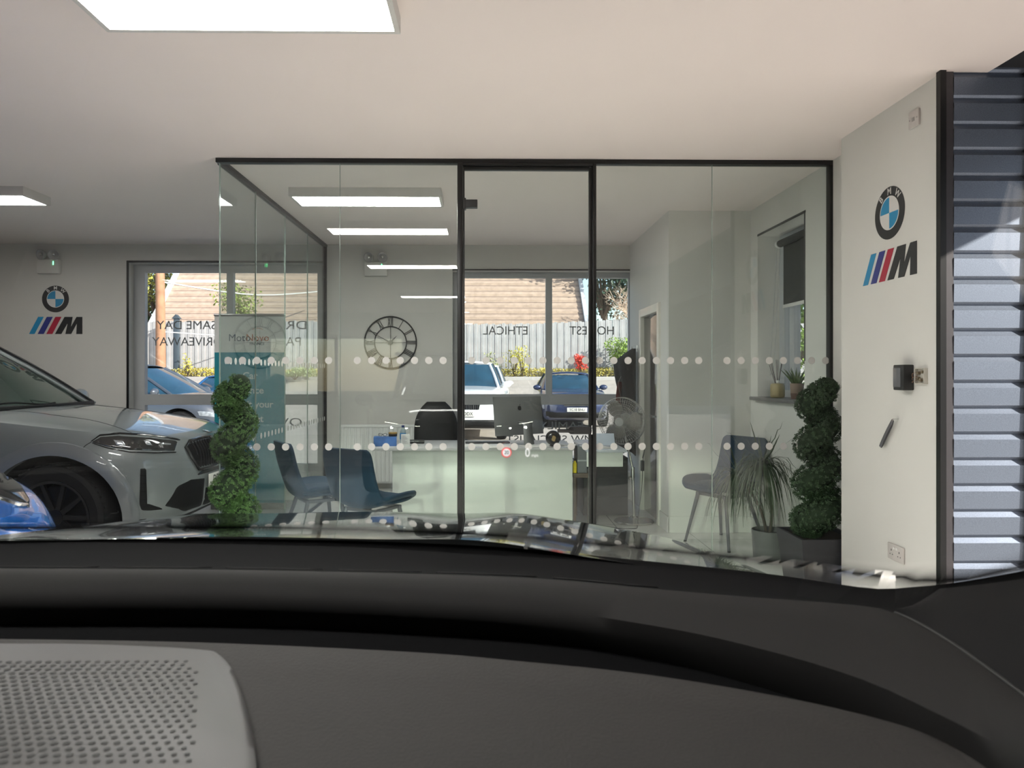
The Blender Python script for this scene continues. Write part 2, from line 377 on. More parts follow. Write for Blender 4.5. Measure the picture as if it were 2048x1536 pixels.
# ------------------------------------------------------------------ glazed partition
dotm = mat('frosted_dot_film', (0.64, 0.63, 0.61), 0.5, var=0.0)
edge = mat('polished_glass_edge', (0.35, 0.42, 0.38), 0.15, var=0.1)
gx0, gx1 = X(440, GY), X(1665, GY)
xs_ = [gx0, X(680, GY), X(918, GY)]; xr_ = [X(1190, GY), X(1424, GY), gx1]
def dots(name, par, pts, axis):
    mb = MB(); n = 20
    for (a, z) in pts:
        vs = []
        for k in range(n):
            c, s_ = math.cos(2*PI*k/n)*.0245, math.sin(2*PI*k/n)*.0245
            vs.append((a+c, GY-.008, z+s_) if axis == 'x' else (SX+.007, a+c, z+s_))
        mb.add(vs, [tuple(range(n))])
    return mb.build(name, dotm, par, smooth=False)
ZD = (Zq(721, GY), Zq(893, GY)); DP = 28.45/F*GY
part = thing('glazed_partition', 'black framed glass partition closing off the office from the showroom', 'partition', (0,0,0))
mb = MB(); mb.bbox((gx0-.02, GY-.03, H-.03), (gx1+.02, GY+.03, H), .003); mb.bbox((SX-.025, GY+.03, H-.03), (SX+.025, BY, H), .003); mb.build('top_rail', black, part)
mb = MB(); mb.bbox((gx1-.03, GY-.03, 0), (gx1+.004, GY+.03, H-.03), .002); mb.build('wall_channel', black, part)
mb = MB(); mb.bbox((SX-.02, BY-.03, 0), (SX+.02, BY, H-.03), .002); mb.build('wall_channel', black, part)
mb = MB(); mb.box((gx0, GY-.02, 0), (X(915, GY), GY+.02, .012)); mb.box((X(1192, GY), GY-.02, 0), (gx1, GY+.02, .012)); mb.box((SX-.02, GY, 0), (SX+.02, BY, .012)); mb.build('floor_channel', black, part)
for xs in (xs_, xr_):
    for i, (a, b) in enumerate(zip(xs, xs[1:])):
        mb = MB(); mb.box((a+.0015, GY-.005, .012), (b-.0015, GY+.005, H-.03)); g = mb.build('glass_pane', gl_part, part, smooth=False)
        x = X(457, GY); pts = []
        while x < gx1:
            if a+.03 < x < b-.03: pts += [(x, ZD[0]), (x, ZD[1])]
            x += DP
        dots('dot_film', g, pts, 'x')
mb = MB()
for x in (xs_[1], xr_[1]): mb.box((x-.0015, GY-.0052, .012), (x+.0015, GY+.0052, H-.03))
mb.box((gx0-.004, GY-.006, .012), (gx0+.0015, GY+.006, H-.03))
mb.build('pane_edge', edge, part, smooth=False)
ys = [GY, 5.55, 6.36, 7.16, BY-.03]
for a, b in zip(ys, ys[1:]):
    mb = MB(); mb.box((SX-.005, a+.006, .012), (SX+.005, b-.0015, H-.03)); g = mb.build('glass_pane', gl_part, part, smooth=False)
    y = GY+.1; pts = []
    while y < BY:
        if a+.03 < y < b-.03: pts += [(y, ZD[0]), (y, ZD[1])]
        y += DP
    dots('dot_film', g, pts, 'y')
mb = MB()
for y in ys[1:-1]: mb.box((SX-.0052, y-.0015, .012), (SX+.0052, y+.0015, H-.03))
mb.build('pane_edge', edge, part, smooth=False)
# door
dl, dr = X(915, GY), X(1191, GY); fl, fr_ = X(928, GY), X(1178, GY)
mb = MB(); mb.bbox((dl, GY-.04, 0), (fl-.008, GY+.04, H-.03), .004); mb.bbox((fr_+.02, GY-.04, 0), (dr, GY+.04, H-.03), .004); mb.bbox((fl-.008, GY-.04, Zq(334, GY)), (fr_+.02, GY+.04, H-.03), .004)
d1 = struct('door_1', mb, black)
mb = MB(); mb.bbox((fl-.006, GY-.02, .01), (fl+.004, GY+.02, Zq(336, GY)), .002); mb.bbox((fr_-.002, GY-.02, .01), (fr_+.018, GY+.02, Zq(336, GY)), .002); mb.bbox((fl, GY-.02, Zq(341, GY)), (fr_, GY+.02, Zq(335, GY)), .002)
mb.build('door_edge', black, d1)
mb = MB(); mb.box((fl+.004, GY-.005, .01), (fr_-.002, GY+.005, Zq(341, GY))); g = mb.build('glass_pane', gl_part, d1, smooth=False)
pts = []; x = X(457, GY)
while x < fr_:
    if fl+.03 < x < fr_-.02: pts += [(x, ZD[0]), (x, ZD[1])]
    x += DP
dots('dot_film', g, pts, 'x')
mb = MB(); mb.bbox((X(928, GY), GY-.03, Zq(416, GY)), (X(955, GY), GY+.03, Zq(401, GY)), .003); mb.bbox((X(926, GY), GY-.034, Zq(419, GY)), (X(932, GY), GY+.034, Zq(398, GY)), .003); mb.build('door_hinge', blackp, d1)
mb = MB(); r = (Zq(853, GY)-Zq(868, GY))/2; zc = Zq(860.5, GY); a = X(1142, GY)
poly = [(a + r*math.cos(PI/2+PI*k/10)*.9, zc + r*math.sin(PI/2+PI*k/10)) for k in range(11)] + [(X(1180, GY), zc-r), (X(1180, GY), zc+r)]
mb.prism(poly, GY-.028, GY-.006); mb.prism(poly, GY+.006, GY+.028)
lk = mb.build('door_lock', blackp, d1)
mb = MB(); mb.cyl((a, GY-.028, zc), (a, GY-.06, zc), .012); mb.tube(cr([(a+.01, GY-.055, zc), (a-.04, GY-.06, zc), (X(1113, GY), GY-.06, zc)], 4), .0125, 12)
mb.build('door_handle', blackp, d1)
mb = MB(); mb.bbox((X(1180.5, GY), GY-.045, Zq(868, GY)), (X(1183, GY), GY-.038, Zq(850, GY)), .001); mb.build('strike_plate', chrome, d1)

# ------------------------------------------------------------------ ceiling lights
hous = mat('light_housing', (0.62, 0.60, 0.58), 0.5)
def diffm(i):
    m = mat('light_diffuser', (0.9, 0.9, 0.85), 0.5, var=0); b = m.node_tree.nodes['Principled BSDF']
    b.inputs['Emission Color'].default_value = (1.0, 0.975, 0.93, 1); b.inputs['Emission Strength'].default_value = LAMP
    return m
def ceiling_light(xc, yc, label):
    t = thing('ceiling_light', label, 'light', (xc, yc, H-.07), 0, 'surface mounted light panels')
    mb = MB(); L, W_, f = .59, .175, .022
    mb.box((-L, -W_, 0), (L, -W_+f, .07)); mb.box((-L, W_-f, 0), (L, W_, .07)); mb.box((-L, -W_+f, 0), (-L+f, W_-f, .07)); mb.box((L-f, -W_+f, 0), (L, W_-f, .07)); mb.box((-L+f, -W_+f, .06), (L-f, W_-f, .07))
    mb.build('light_housing', hous, t, smooth=False)
    mb = MB(); mb.box((-L+f, -W_+f, .004), (L-f, W_-f, .01)); mb.build('light_diffuser', diffm(0), t, smooth=False)
    return t
LX = -0.935; 
ceiling_light(LX, 5.69, 'long ceiling light panel inside the glass office')
ceiling_light(LX, 2.71, 'large ceiling light panel nearest, cut off by the top of the photo')
ceiling_light(-4.15, 5.69, 'ceiling light panel at the left edge above the grey car')
ceiling_light(LX, .45, 'ceiling light panel directly above the driver, seen only as a reflection')
ceiling_light(LX, -3.1, 'rearmost ceiling light panel, seen only as a reflection')

# ------------------------------------------------------------------ emergency twin spots on the back wall
def emergency(px0, py0, px1, py1, label):
    d = BY-.03; x0, x1 = X(px0, d), X(px1, d); z0, z1 = Zq(py1, d), Zq(py0, d)
    t = thing('emergency_light', label, 'emergency light', ((x0+x1)/2, BY, z0), 0, 'twin spot emergency lights'); wv, h = (x1-x0)/2, z1-z0
    mb = MB(); mb.bbox((-wv, -.06, 0), (wv, 0, h), .012); mb.build('battery_box', mat('offwhite_plastic', (0.62, 0.60, 0.57), 0.45), t)
    mb = MB(); mb.box((wv*.5, -.064, h*.6), (wv*.5+.008, -.06, h*.85)); mb.build('indicator_lamp', mat('green_led', (0.1, 0.8, 0.3), 0.4, emit=(0.15, 1, 0.35), est=2.5, var=0), t)
    for s in (-1, 1):
        c = Vector((s*wv*.52, -.04, h+.052))
        mb = MB(); mb.cyl((c.x, -.03, h), (c.x, -.03, h+.03), .012); mb.lathe([(0.02, -.03), (.045, -.01), (.056, .02), (.058, .035), (.05, .035), (.03, .015), (0.0, .0)], 20, c, 0, Matrix.Rotation(s*.35, 4, 'Z') @ Matrix.Rotation(PI/2+.1, 4, 'X'))
        mb.build('spot_head', mat('smoked_plastic', (0.42, 0.41, 0.41), 0.25), t)
        mb = MB(); mb.ball(c+Vector((s*.008, -.022, 0)), .018, 10); mb.build('bulb', chrome, t)
    return t
emergency(76, 521, 120, 549, 'twin spot emergency light on the back wall above the round badge')
emergency(729, 525, 775, 553, 'twin spot emergency light on the back wall seen through the office glass')

# ------------------------------------------------------------------ wall stickers
st_black = mat('sticker_black', (0.02, 0.02, 0.022), 0.4, var=0); st_white = mat('sticker_white', (0.72, 0.70, 0.68), 0.4, var=0)
st_blue = mat('sticker_blue', (0.02, 0.26, 0.50), 0.4, var=0); st_navy = mat('sticker_navy', (0.03, 0.04, 0.22), 0.4, var=0); st_red = mat('sticker_red', (0.42, 0.02, 0.05), 0.4, var=0)
def sector(mb, r0, r1, a0, a1, w0, w1, n=24):
    vs = []
    for k in range(n+1):
        a = a0+(a1-a0)*k/n
        for r, w_ in ((r0, w0), (r1, w0), (r1, w1), (r0, w1)): vs.append((math.cos(a)*r, math.sin(a)*r, w_))
    fs = []
    for k in range(n):
        for q in range(4): fs.append((4*k+q, 4*k+(q+1)%4, 4*k+4+(q+1)%4, 4*k+4+q))
    fs += [(0,3,2,1), (4*n, 4*n+1, 4*n+2, 4*n+3)]
    mb.add(vs, fs)
def roundel(M, R, label, parent=None):
    if parent: t = bpy.data.objects.new('roundel_badge', None); C.objects.link(t); t.parent = parent; t.matrix_local = M
    else: t = thing('roundel_sticker', label, 'wall sticker'); t.matrix_world = M
    I = Matrix.Identity(4)
    mb = MB(); mb.cyl((0,0,0), (0,0,.001), R, n=48); mb.build('outer_disc', st_black, t, smooth=False)
    mb = MB(); sector(mb, .60*R, .645*R, 0, 2*PI, .0012, .0018, 48); mb.build('thin_ring', st_white, t, smooth=False)
    for k in range(4):
        mb = MB(); sector(mb, .0005, .60*R, k*PI/2+PI/2, k*PI/2+PI, .001, .0018, 12); mb.build('quadrant', st_blue if k % 2 == 0 else st_white, t, smooth=False)
    for ch, a in (('B', 42), ('M', 0), ('W', -42)):
        A = math.radians(a); Mt = Matrix.Translation((-math.sin(A)*.815*R, math.cos(A)*.815*R, .0016)) @ Matrix.Rotation(A, 4, 'Z')
        text(ch, .36*R, 'letter', st_white, t, Mt, .0004, bold=.004*R)
    return t
def stripes(M, W_, Hh, label):
    t = thing('stripe_sticker', label, 'wall sticker'); t.matrix_world = M
    k = W_/105.0; hh = Hh
    def para(x0, x1, sl, name, m):
        mb = MB(); mb.prism([(x0*k, 0), (x1*k, 0), ((x1+sl)*k, hh), ((x0+sl)*k, hh)], 0, .0012, fn=lambda u, v, w_: (u, v, w_)); mb.build(name, m, t, smooth=False)
    para(0, 11, 18, 'stripe', st_blue); para(17, 29, 18, 'stripe', st_navy); para(34, 46, 18, 'stripe', st_red)
    pts = [(51,0),(63.5,0),(76,.62),(71.5,0),(83,0),(94,.60),(93,0),(105,0),(105,1),(93.5,1),(82.5,.42),(86,1),(70,1)]
    mb = MB(); mb.prism([(x*k, z*hh) for x, z in pts], 0, .0012, fn=lambda u, v, w_: (u, v, w_))
    mb.build('letter', st_black, t, smooth=False); return t
d = BY-.001
roundel(Matrix.Translation(atY(111, 598, d)) @ FACE_CAM, 26.5/F*d, 'round blue and white badge sticker on the back wall left of the window')
stripes(Matrix.Translation(atY(58, 668, d)) @ FACE_CAM, 105/F*d, 34/F*d, 'striped letter sticker under the round badge on the back wall')
pc = atX(1779, 426, PX_-.001)
roundel(Matrix.Translation(pc) @ FACE_LEFT, .142, 'large round blue and white badge sticker high on the white pier at right')
p0 = atX(1726, 573, PX_-.001); p1 = atX(1834, 545, PX_-.001)
stripes(Matrix.Translation((PX_-.001, p0.y, 1.912)) @ FACE_LEFT, abs(p0.y-p1.y), .168, 'striped letter sticker under the round badge on the white pier')

# ------------------------------------------------------------------ pier fittings
def onpier(px, py): return atX(px, py, PX_)
plate = mat('switch_plate_plastic', (0.60, 0.56, 0.54), 0.35)
c = onpier(1831, 238)
t = thing('blank_switch_plate', 'square white spur plate at the top of the pier near the ceiling', 'switch plate', tuple(c))
mb = MB(); mb.bbox((-.012, -.043, -.043), (0, .043, .043), .004); mb.build('plate', plate, t)
mb = MB()
for s in (-1, 1): mb.cyl((-.0135, s*.03, 0), (-.011, s*.03, 0), .004)
mb.bbox((-.014, -.012, -.012), (-.011, .012, .008), .001); mb.build('screw_and_flex_cover', mat('grey_screw', (0.4, 0.38, 0.37), 0.4), t)
c = onpier(1818, 755)
t = thing('intercom_box', 'small black box fixed on the pier beside a broken socket', 'control box', tuple(c))
mb = MB(); mb.bbox((-.055, -.045, -.066), (0, .05, .066), .006); mb.build('body', blackp, t)
mb = MB(); mb.bbox((-.058, -.02, -.05), (-.054, .045, .05), .002); mb.build('front_panel', mat('grey_gloss_panel', (0.12, 0.12, 0.13), 0.2), t)
c = onpier(1846, 752)
t = thing('bare_socket_box', 'clear plastic socket box with exposed wires on the pier', 'socket', tuple(c))
mb = MB()
for a, b in (((-.02,-.04,-.04),(0,-.036,.04)), ((-.02,.036,-.04),(0,.04,.04)), ((-.02,-.036,-.04),(0,.036,-.036)), ((-.02,-.036,.036),(0,.036,.04)), ((-.004,-.036,-.036),(0,.036,.036))): mb.box(a, b)
mb.build('box_frame', mat('cream_plastic', (0.55, 0.52, 0.46), 0.4), t, smooth=False)
mb = MB()
for k, (y, z) in enumerate(((.02,.015),(-.015,.02),(0,-.02),(.022,-.012))): mb.bbox((-.018, y-.008, z-.008), (-.003, y+.008, z+.008), .002)
mb.build('terminals', mat('dull_brass', (0.25, 0.2, 0.14), 0.4, .6), t)
mb = MB()
for k in range(3): mb.tube(cr([(-.012, .03, .02-k*.02), (-.02, .055, .01-k*.02), (-.01, .07, -.01-k*.012)], 5), .0022, 6)
mb.build('loose_wires', mat('brown_wire', (0.16, 0.09, 0.06), 0.5), t)
a = onpier(1797, 840); b = onpier(1770, 893)
t = thing('hanging_strap', 'grey webbing loop hanging from a hook on the pier', 'strap', tuple(a))
mb = MB(); mb.tube([(0, .0, .006), (-.03, 0, .004), (-.035, 0, -.008)], .003, 8); mb.build('hook', chrome, t)
dy, dz = b.y-a.y, b.z-a.z; mb = MB()
ctr = cr([(-.03, 0, 0), (-.028, dy*.35, dz*.3), (-.026, dy*.8, dz*.75), (-.026, dy, dz), (-.014, dy*1.05, dz*.96), (-.012, dy*.75, dz*.62), (-.02, dy*.25, dz*.2), (-.03, 0, 0)], 6)
mb.grid([[p+Vector((0, .009, .004)) for p in ctr], [p-Vector((0, .009, .004)) for p in ctr]])
mb.build('webbing_loop', mat('grey_webbing', (0.10, 0.10, 0.11), 0.8), t, solid=.0025)
c = onpier(1794, 1106)
t = thing('double_wall_socket', 'white double plug socket low on the pier', 'wall socket', tuple(c))
mb = MB(); mb.bbox((-.01, -.073, -.043), (0, .073, .043), .004); mb.build('plate', plate, t)
for s in (-1, 1):
    mb = MB(); mb.box((-.0105, s*.036-.003, .004), (-.0098, s*.036+.003, .014))
    for q in (-1, 1): mb.box((-.0105, s*.036+q*.011-.003, -.016), (-.0098, s*.036+q*.011+.003, -.011))
    mb.build('plug_outlet', blackp, t, smooth=False)
for s in (-1, 1):
    mb = MB(); mb.bbox((-.0125, s*.012-.006, .016), (-.009, s*.012+.006, .03), .001); mb.build('rocker_switch', whitep, t)

# ------------------------------------------------------------------ wall clock
d = BY-.02; c = atY(781, 685, d); R = 53/F*d
t = thing('wall_clock', 'large open black metal clock with roman numerals on the back wall', 'clock', tuple(c))
iron = mat('black_iron', (0.02, 0.02, 0.022), 0.5)
def torus(mb, R, r, n=64, y=0):
    mb.tube([(math.cos(2*PI*k/n)*R, y, math.sin(2*PI*k/n)*R) for k in range(n)], r, 6, closed=True)
mb = MB(); torus(mb, R-.008, .008); torus(mb, R*.60, .006); mb.build('rings', iron, t)
num = ['XII','I','II','III','IIII','V','VI','VII','VIII','IX','X','XI']
for k, s in enumerate(num):
    A = -2*PI*k/12; mb = MB(); w_ = .016; tot = sum({'I':1,'V':2,'X':2}[ch] for ch in s); x = -tot*w_/2; r0, r1 = R*.62, R*.96
    Mr = Matrix.Rotation(-A, 4, 'Y')
    for ch in s:
        cw = {'I':1,'V':2,'X':2}[ch]*w_; xc = x+cw/2
        segs = {'I': [((xc, r0), (xc, r1))], 'V': [((xc-cw*.4, r1), (xc, r0)), ((xc+cw*.4, r1), (xc, r0))], 'X': [((xc-cw*.4, r1), (xc+cw*.4, r0)), ((xc+cw*.4, r1), (xc-cw*.4, r0))]}[ch]
        for (a0, b0), (a1, b1) in segs: mb.cyl(Mr @ Vector((a0, 0, b0)), Mr @ Vector((a1, 0, b1)), .0035, n=6)
        x += cw
    mb.build('numeral', iron, t)
mb = MB()
for k in range(4):
    A = k*PI/2; mb.cyl((math.cos(A)*.02, 0, math.sin(A)*.02), (math.cos(A)*R*.6, 0, math.sin(A)*R*.6), .003, n=6)
mb.cyl((0, .01, 0), (0, -.02, 0), .025, n=20); mb.build('hub_and_spokes', iron, t)
def hand(A, L, wd, y):
    mb = MB(); dx, dz = math.sin(A), math.cos(A); nx, nz = dz, -dx
    mb.prism([(-dx*.04, -dz*.04), (nx*wd+dx*.02, nz*wd+dz*.02), (dx*L, dz*L), (-nx*wd+dx*.02, -nz*wd+dz*.02)], y, y+.003); mb.build('clock_hand', iron, t, smooth=False)
hand(math.radians(-62), .20, .008, -.018); hand(math.radians(45), .11, .01, -.023)

# ------------------------------------------------------------------ radiator
x0, x1 = X(683, BY-.1), X(905, BY-.1); z0, z1 = .2, Zq(849, BY-.1)
t = thing('wall_radiator', 'white convector radiator under the clock behind the desk', 'radiator', (0, BY, 0))
mb = MB(); n = int((x1-x0)/.045)
rows = [[], []]
for i in range(n*4+1):
    x = x0+(x1-x0)*i/(n*4); y = -.10-(.009 if i % 4 in (1, 2) else 0)
    rows[0].append(Vector((x, y, z0+.02))); rows[1].append(Vector((x, y, z1-.03)))
mb.grid(rows); mb.box((x0, -.095, z0), (x1, -.05, z1-.02)); mb.build('ribbed_panel', whitep, t, smooth=False)
mb = MB(); mb.bbox((x0-.006, -.112, z1-.03), (x1+.006, -.03, z1), .005); mb.bbox((x0-.008, -.11, z0+.02), (x0, -.03, z1-.01), .002); mb.bbox((x1, -.11, z0+.02), (x1+.008, -.03, z1-.01), .002)
for i in range(18): mb.box((x0+.03+i*(x1-x0-.1)/18, -.1, z1-.0002), (x0+.05+i*(x1-x0-.1)/18, -.045, z1+.0004))
mb.build('top_grille', whitep, t)
mb = MB(); mb.cyl((x0-.03, -.06, 0.0), (x0-.03, -.06, z0+.06), .0075); mb.cyl((x0-.03, -.06, z0+.06), (x0, -.06, z0+.06), .009); mb.cyl((x0-.03, -.06, z0+.05), (x0-.03, -.06, z0+.11), .016)
mb.build('valve', whitep, t)
for xx in (x0+.12, x1-.12): mb = MB(); mb.box((xx-.02, -.05, z0+.1), (xx+.02, 0, z1-.1)); mb.build('wall_bracket', whitep, t)
# ------------------------------------------------------------------ desk and everything on it
deskw = mat('white_desk_laminate', (0.66, 0.68, 0.64), 0.3, var=0.02); deskg = mat('grey_desk_top', (0.42, 0.42, 0.41), 0.35)
DZT = .75; DF = 6.28
xa, xb = X(745, DF), X(1148, DF)
t = thing('office_desk', 'wide white desk with a full front panel facing the glass door', 'desk', (0, 0, 0))
mb = MB(); mb.bbox((xa, DF, DZT-.025), (xb, DF+.75, DZT), .003); mb.build('desk_top', mat('pale_grey_desk_top', (0.50, 0.50, 0.50), 0.35), t)
mb = MB(); mb.bbox((X(785, DF+.04), DF+.04, .03), (X(1145, DF+.04), DF+.065, DZT-.026), .002); mb.build('front_panel', deskw, t)
for x in (X(785, DF+.04)+.017, xb-.06): mb = MB(); mb.bbox((x-.015, DF+.07, 0), (x+.015, DF+.72, DZT-.026), .002); mb.build('side_panel', deskw, t)
def on_desk(px, d): return X(px, d)
Z0 = DZT
# computer
t = thing('desktop_computer', 'thin grey all in one computer seen from behind on the desk', 'computer', (X(1045, 6.62), 6.62, Z0), math.radians(34))
alu = mat('brushed_aluminium', (0.27, 0.275, 0.275), 0.4, .4, var=.02)
mb = MB(); wv, hv = .28, .36; Mt = Matrix.Translation((-.005, .03, .085)) @ Matrix.Rotation(math.radians(-7), 4, 'X')
rows = []
for j in range(9):
    z = hv*j/8; rows.append([Mt @ Vector((wv*(2*i/12-1), -.022*(1-(2*i/12-1)**4)*(1-(2*j/8-1)**4), z)) for i in range(13)])
mb.grid(rows); mb.box((-wv, 0, 0), (wv, .006, hv), M=Mt); mb.build('screen_back', alu, t)
mb = MB(); mb.box((-wv+.004, .006, .03), (wv-.004, .008, hv-.004), M=Mt); mb.build('screen_glass', mat('dark_screen', (0.01, 0.01, 0.012), 0.08), t, smooth=False)
mb = MB(); fw_ = .055
rows = []
for y, z, w_ in ((-.075, .20, .05), (-.085, .12, .052), (-.095, .05, .056), (-.10, .012, .06), (-.09, .004, .062), (-.02, .003, .062), (.09, .003, .062)):
    rows.append([Vector((-w_, y, z)), Vector((w_, y, z))])
rows.insert(0, [Vector((-.05, .0, .21)), Vector((.05, .0, .21))])
mb.grid(rows); mb.build('stand', alu, t, solid=.006)
mb = MB(); R_ = .023; ax = Mt @ Vector((0, -.0235, .25))
def P2(u, v, w_): return Mt @ Vector((u, -.0215-w_, .25+v))
ap = []
for k in range(28):
    a = 2*PI*k/28; r = R_*(1+.10*math.cos(2*a)*0 - .14*max(0, math.cos(a-PI/2))**6 - .06*max(0, math.cos(a+PI/2))**6)
    u, v = math.cos(a)*r*.92, math.sin(a)*r
    dx, dv = u-.026, v-.003
    if math.hypot(dx, dv) < .010: kx = .010/max(1e-6, math.hypot(dx, dv)); u, v = .026+dx*kx, .003+dv*kx
    ap.append((u, v))
mb.prism(ap, .0, .0012, fn=P2)
mb.prism([(.001, .024), (.009, .027), (.012, .037), (.003, .034)], 0, .0012, fn=P2)
mb.build('fruit_logo', blackp, t, smooth=False)
# tissue box, tin, glasses
d = 6.5; x0 = X(748, d); x1 = X(793, d)
t = thing('tissue_box', 'blue patterned tissue box at the left end of the desk', 'tissue box', ((x0+x1)/2, d, Z0), math.radians(6))
wv = (x1-x0)/2; hb = .085
mb = MB(); mb.bbox((-wv, -.06, 0), (wv, .06, hb), .003); mb.build('carton', mat('blue_cloud_carton', (0.06, 0.16, 0.42), 0.5, var=.45, scale=9), t)
mb = MB(); rows = [[Vector((-.05+.1*i/8, -.02+.04*j/4+.01*math.sin(i*2.1+j), hb+.002+.014*math.sin(i*1.3+j*.9)**2*(1-abs(i-4)/4.2))) for i in range(9)] for j in range(5)]
mb.grid(rows); mb.build('tissue', whitep, t, solid=.001)
t = thing('amber_tin', 'small round dark tin with a yellow lid on the tissue box', 'tin', (x1-.035, d+.01, Z0+hb))
mb = MB(); mb.lathe([(.038, 0), (.04, .004), (.04, .022)], 24); mb.build('tin_body', blackp, t)
mb = MB(); mb.lathe([(.041, .022), (.041, .034), (.038, .037), (0, .038)], 24); mb.build('lid', mat('amber_lid', (0.30, 0.18, 0.04), 0.4), t)
t = thing('spectacles', 'folded dark spectacles lying on the tissue box', 'spectacles', (x0+.085, d-.03, Z0+hb+.006))
mb = MB()
for s in (-1, 1):
    mb.tube([(s*.022+math.cos(2*PI*k/14)*.018, 0, .012+math.sin(2*PI*k/14)*.012) for k in range(14)], .0018, 6, closed=True)
    mb.tube([(s*.04, 0, .018), (s*.038, .03, .01), (-s*.01, .04, .004)], .0015, 6)
mb.tube([(-.005, 0, .016), (.005, 0, .016)], .0015, 6); mb.build('frame', blackp, t)
# bottle
d = 6.55
t = thing('water_bottle', 'clear plastic water bottle with a blue label on the desk', 'bottle', (X(806, d), d, Z0))
mb = MB(); mb.lathe([(.001, .001), (.026, .001), (.029, .01), (.028, .05), (.029, .10), (.027, .125), (.013, .155), (.012, .17)], 20); mb.build('bottle_body', glass('clear_plastic', (.85, .92, .95), .08), t)
mb = MB(); mb.lathe([(.0297, .055), (.0297, .11)], 20); mb.build('bottle_label', mat('blue_label', (0.03, 0.22, 0.50), 0.4, var=.3, scale=40), t)
mb = MB(); mb.lathe([(.0135, .165), (.0135, .182), (0, .183)], 16); mb.build('bottle_cap', mat('navy_cap', (0.02, 0.04, 0.16), 0.4), t)
# card stand
d = 6.42
t = thing('card_stand', 'white card in a small clear stand in front of the bottle', 'card stand', (X(811, d), d, Z0), .05)
mb = MB(); mb.bbox((-.04, -.001, .008), (.04, .002, .115), .0008, M=Matrix.Rotation(.15, 4, 'X')); mb.build('card', whitep, t)
mb = MB()
for k in range(6): mb.box((-.028, -.0022, .03+k*.013), (.02-.01*(k % 3), -.0012, .034+k*.013), M=Matrix.Rotation(.15, 4, 'X'))
mb.build('printed_lines', mat('grey_print', (0.3, 0.3, 0.32), 0.6), t, smooth=False)
mb = MB(); mb.bbox((-.042, -.02, 0), (.042, .03, .008), .002); mb.build('stand_base', mat('frosted_acrylic', (0.6, 0.63, 0.62), 0.2), t)
# clutter
d = 6.7
t = thing('pen_case', 'long black case lying on the desk in front of the office chair', 'case', (X(833, d), d, Z0), .05)
mb = MB(); mb.bbox((-.075, -.03, 0), (.075, .03, .035), .008); mb.build('case_body', blackp, t)
mb = MB(); mb.bbox((-.076, -.031, .022), (.076, .031, .025), .001); mb.build('zip', chrome, t)
t = thing('key_bunch', 'bunch of keys on the desk beside the card stand', 'keys', (X(829, 6.45), 6.45, Z0))
mb = MB()
for k in range(5): mb.bbox((.0, -.004, .002+k*.002), (.05, .004, .004+k*.002), .0006, M=Matrix.Rotation(k*.9, 4, 'Z'))
mb.build('keys', chrome, t)
mb = MB(); mb.tube([(math.cos(a*.5)*.014, math.sin(a*.5)*.014, .006) for a in range(13)], .0015, 6, closed=True); mb.build('key_ring', chrome, t)
paper = mat('paper', (0.74, 0.73, 0.71), 0.7)
for i, (px, d, rz, w_, h_, th, lab) in enumerate(((950, 6.50, .1, .30, .21, .004, 'loose white papers lying left of the computer'), (1003, 6.42, -.12, .21, .30, .006, 'stack of white sheets lying under the computer edge'), (1078, 6.44, .25, .30, .21, .005, 'papers spread in front of the computer stand'), (1118, 6.50, -.4, .30, .21, .008, 'pile of papers at the right end of the desk'))):
    o = MB(); 
    for k in range(3): o.bbox((-w_/2, -h_/2, th*k/3), (w_/2, h_/2, th*(k+1)/3-.0004), .0003, M=Matrix.Rotation(k*.12, 4, 'Z'))
    o = o.build('paper_sheets', paper, loc=(X(px, d), d, Z0)); o.rotation_euler[2] = rz; tag(o, lab, 'paper', 'papers on the desk')
t = thing('computer_keyboard', 'slim dark keyboard on the desk left of the computer', 'keyboard', (X(975, 6.74), 6.74, Z0), .06)
mb = MB(); mb.bbox((-.21, -.055, 0), (.21, .055, .012), .004); mb.build('keyboard_body', blackp, t)
mb = MB()
for j in range(4):
    for i in range(13): mb.box((-.2+i*.031, -.045+j*.023, .012), (-.174+i*.031, -.027+j*.023, .015))
mb.build('keys', mat('grey_keys', (0.1, 0.1, 0.1), 0.5), t, smooth=False)
d = 6.4
t = thing('dark_globe', 'small black glossy ball ornament with a gold patch at the right of the desk', 'ornament', (X(1106, d), d, Z0))
mb = MB(); mb.ball((0, 0, .078), .068, 28); mb.build('ball', mat('black_gloss', (0.015, 0.015, 0.016), 0.08), t)
mb = MB(); rows = [[Vector((0, 0, .078))+Vector((-.1+.04*math.sin(v*2)+u*(.018+.01*math.sin(v*3+1)), -1, -.05+v*.38)).normalized()*.0688 for u in (-14, -7, 0, 7, 14)] for v in [(-1+i/5) for i in range(11)]]
rows = [[Vector((0, 0, .078))+Vector((.05*math.sin(v*4)+u*(.26*math.sqrt(max(0, 1-v*v))+.01), -1, v*.42)).normalized()*.0686 for u in (-1, -.5, 0, .5, 1)] for v in [(-1+i/5) for i in range(11)]]
mb.grid(rows); mb.build('gold_patch', mat('gold_leaf', (0.45, 0.32, 0.14), 0.35, .4), t)
mb = MB(); mb.lathe([(.035, 0), (.035, .006), (.02, .014)], 24); mb.build('foot', blackp, t)

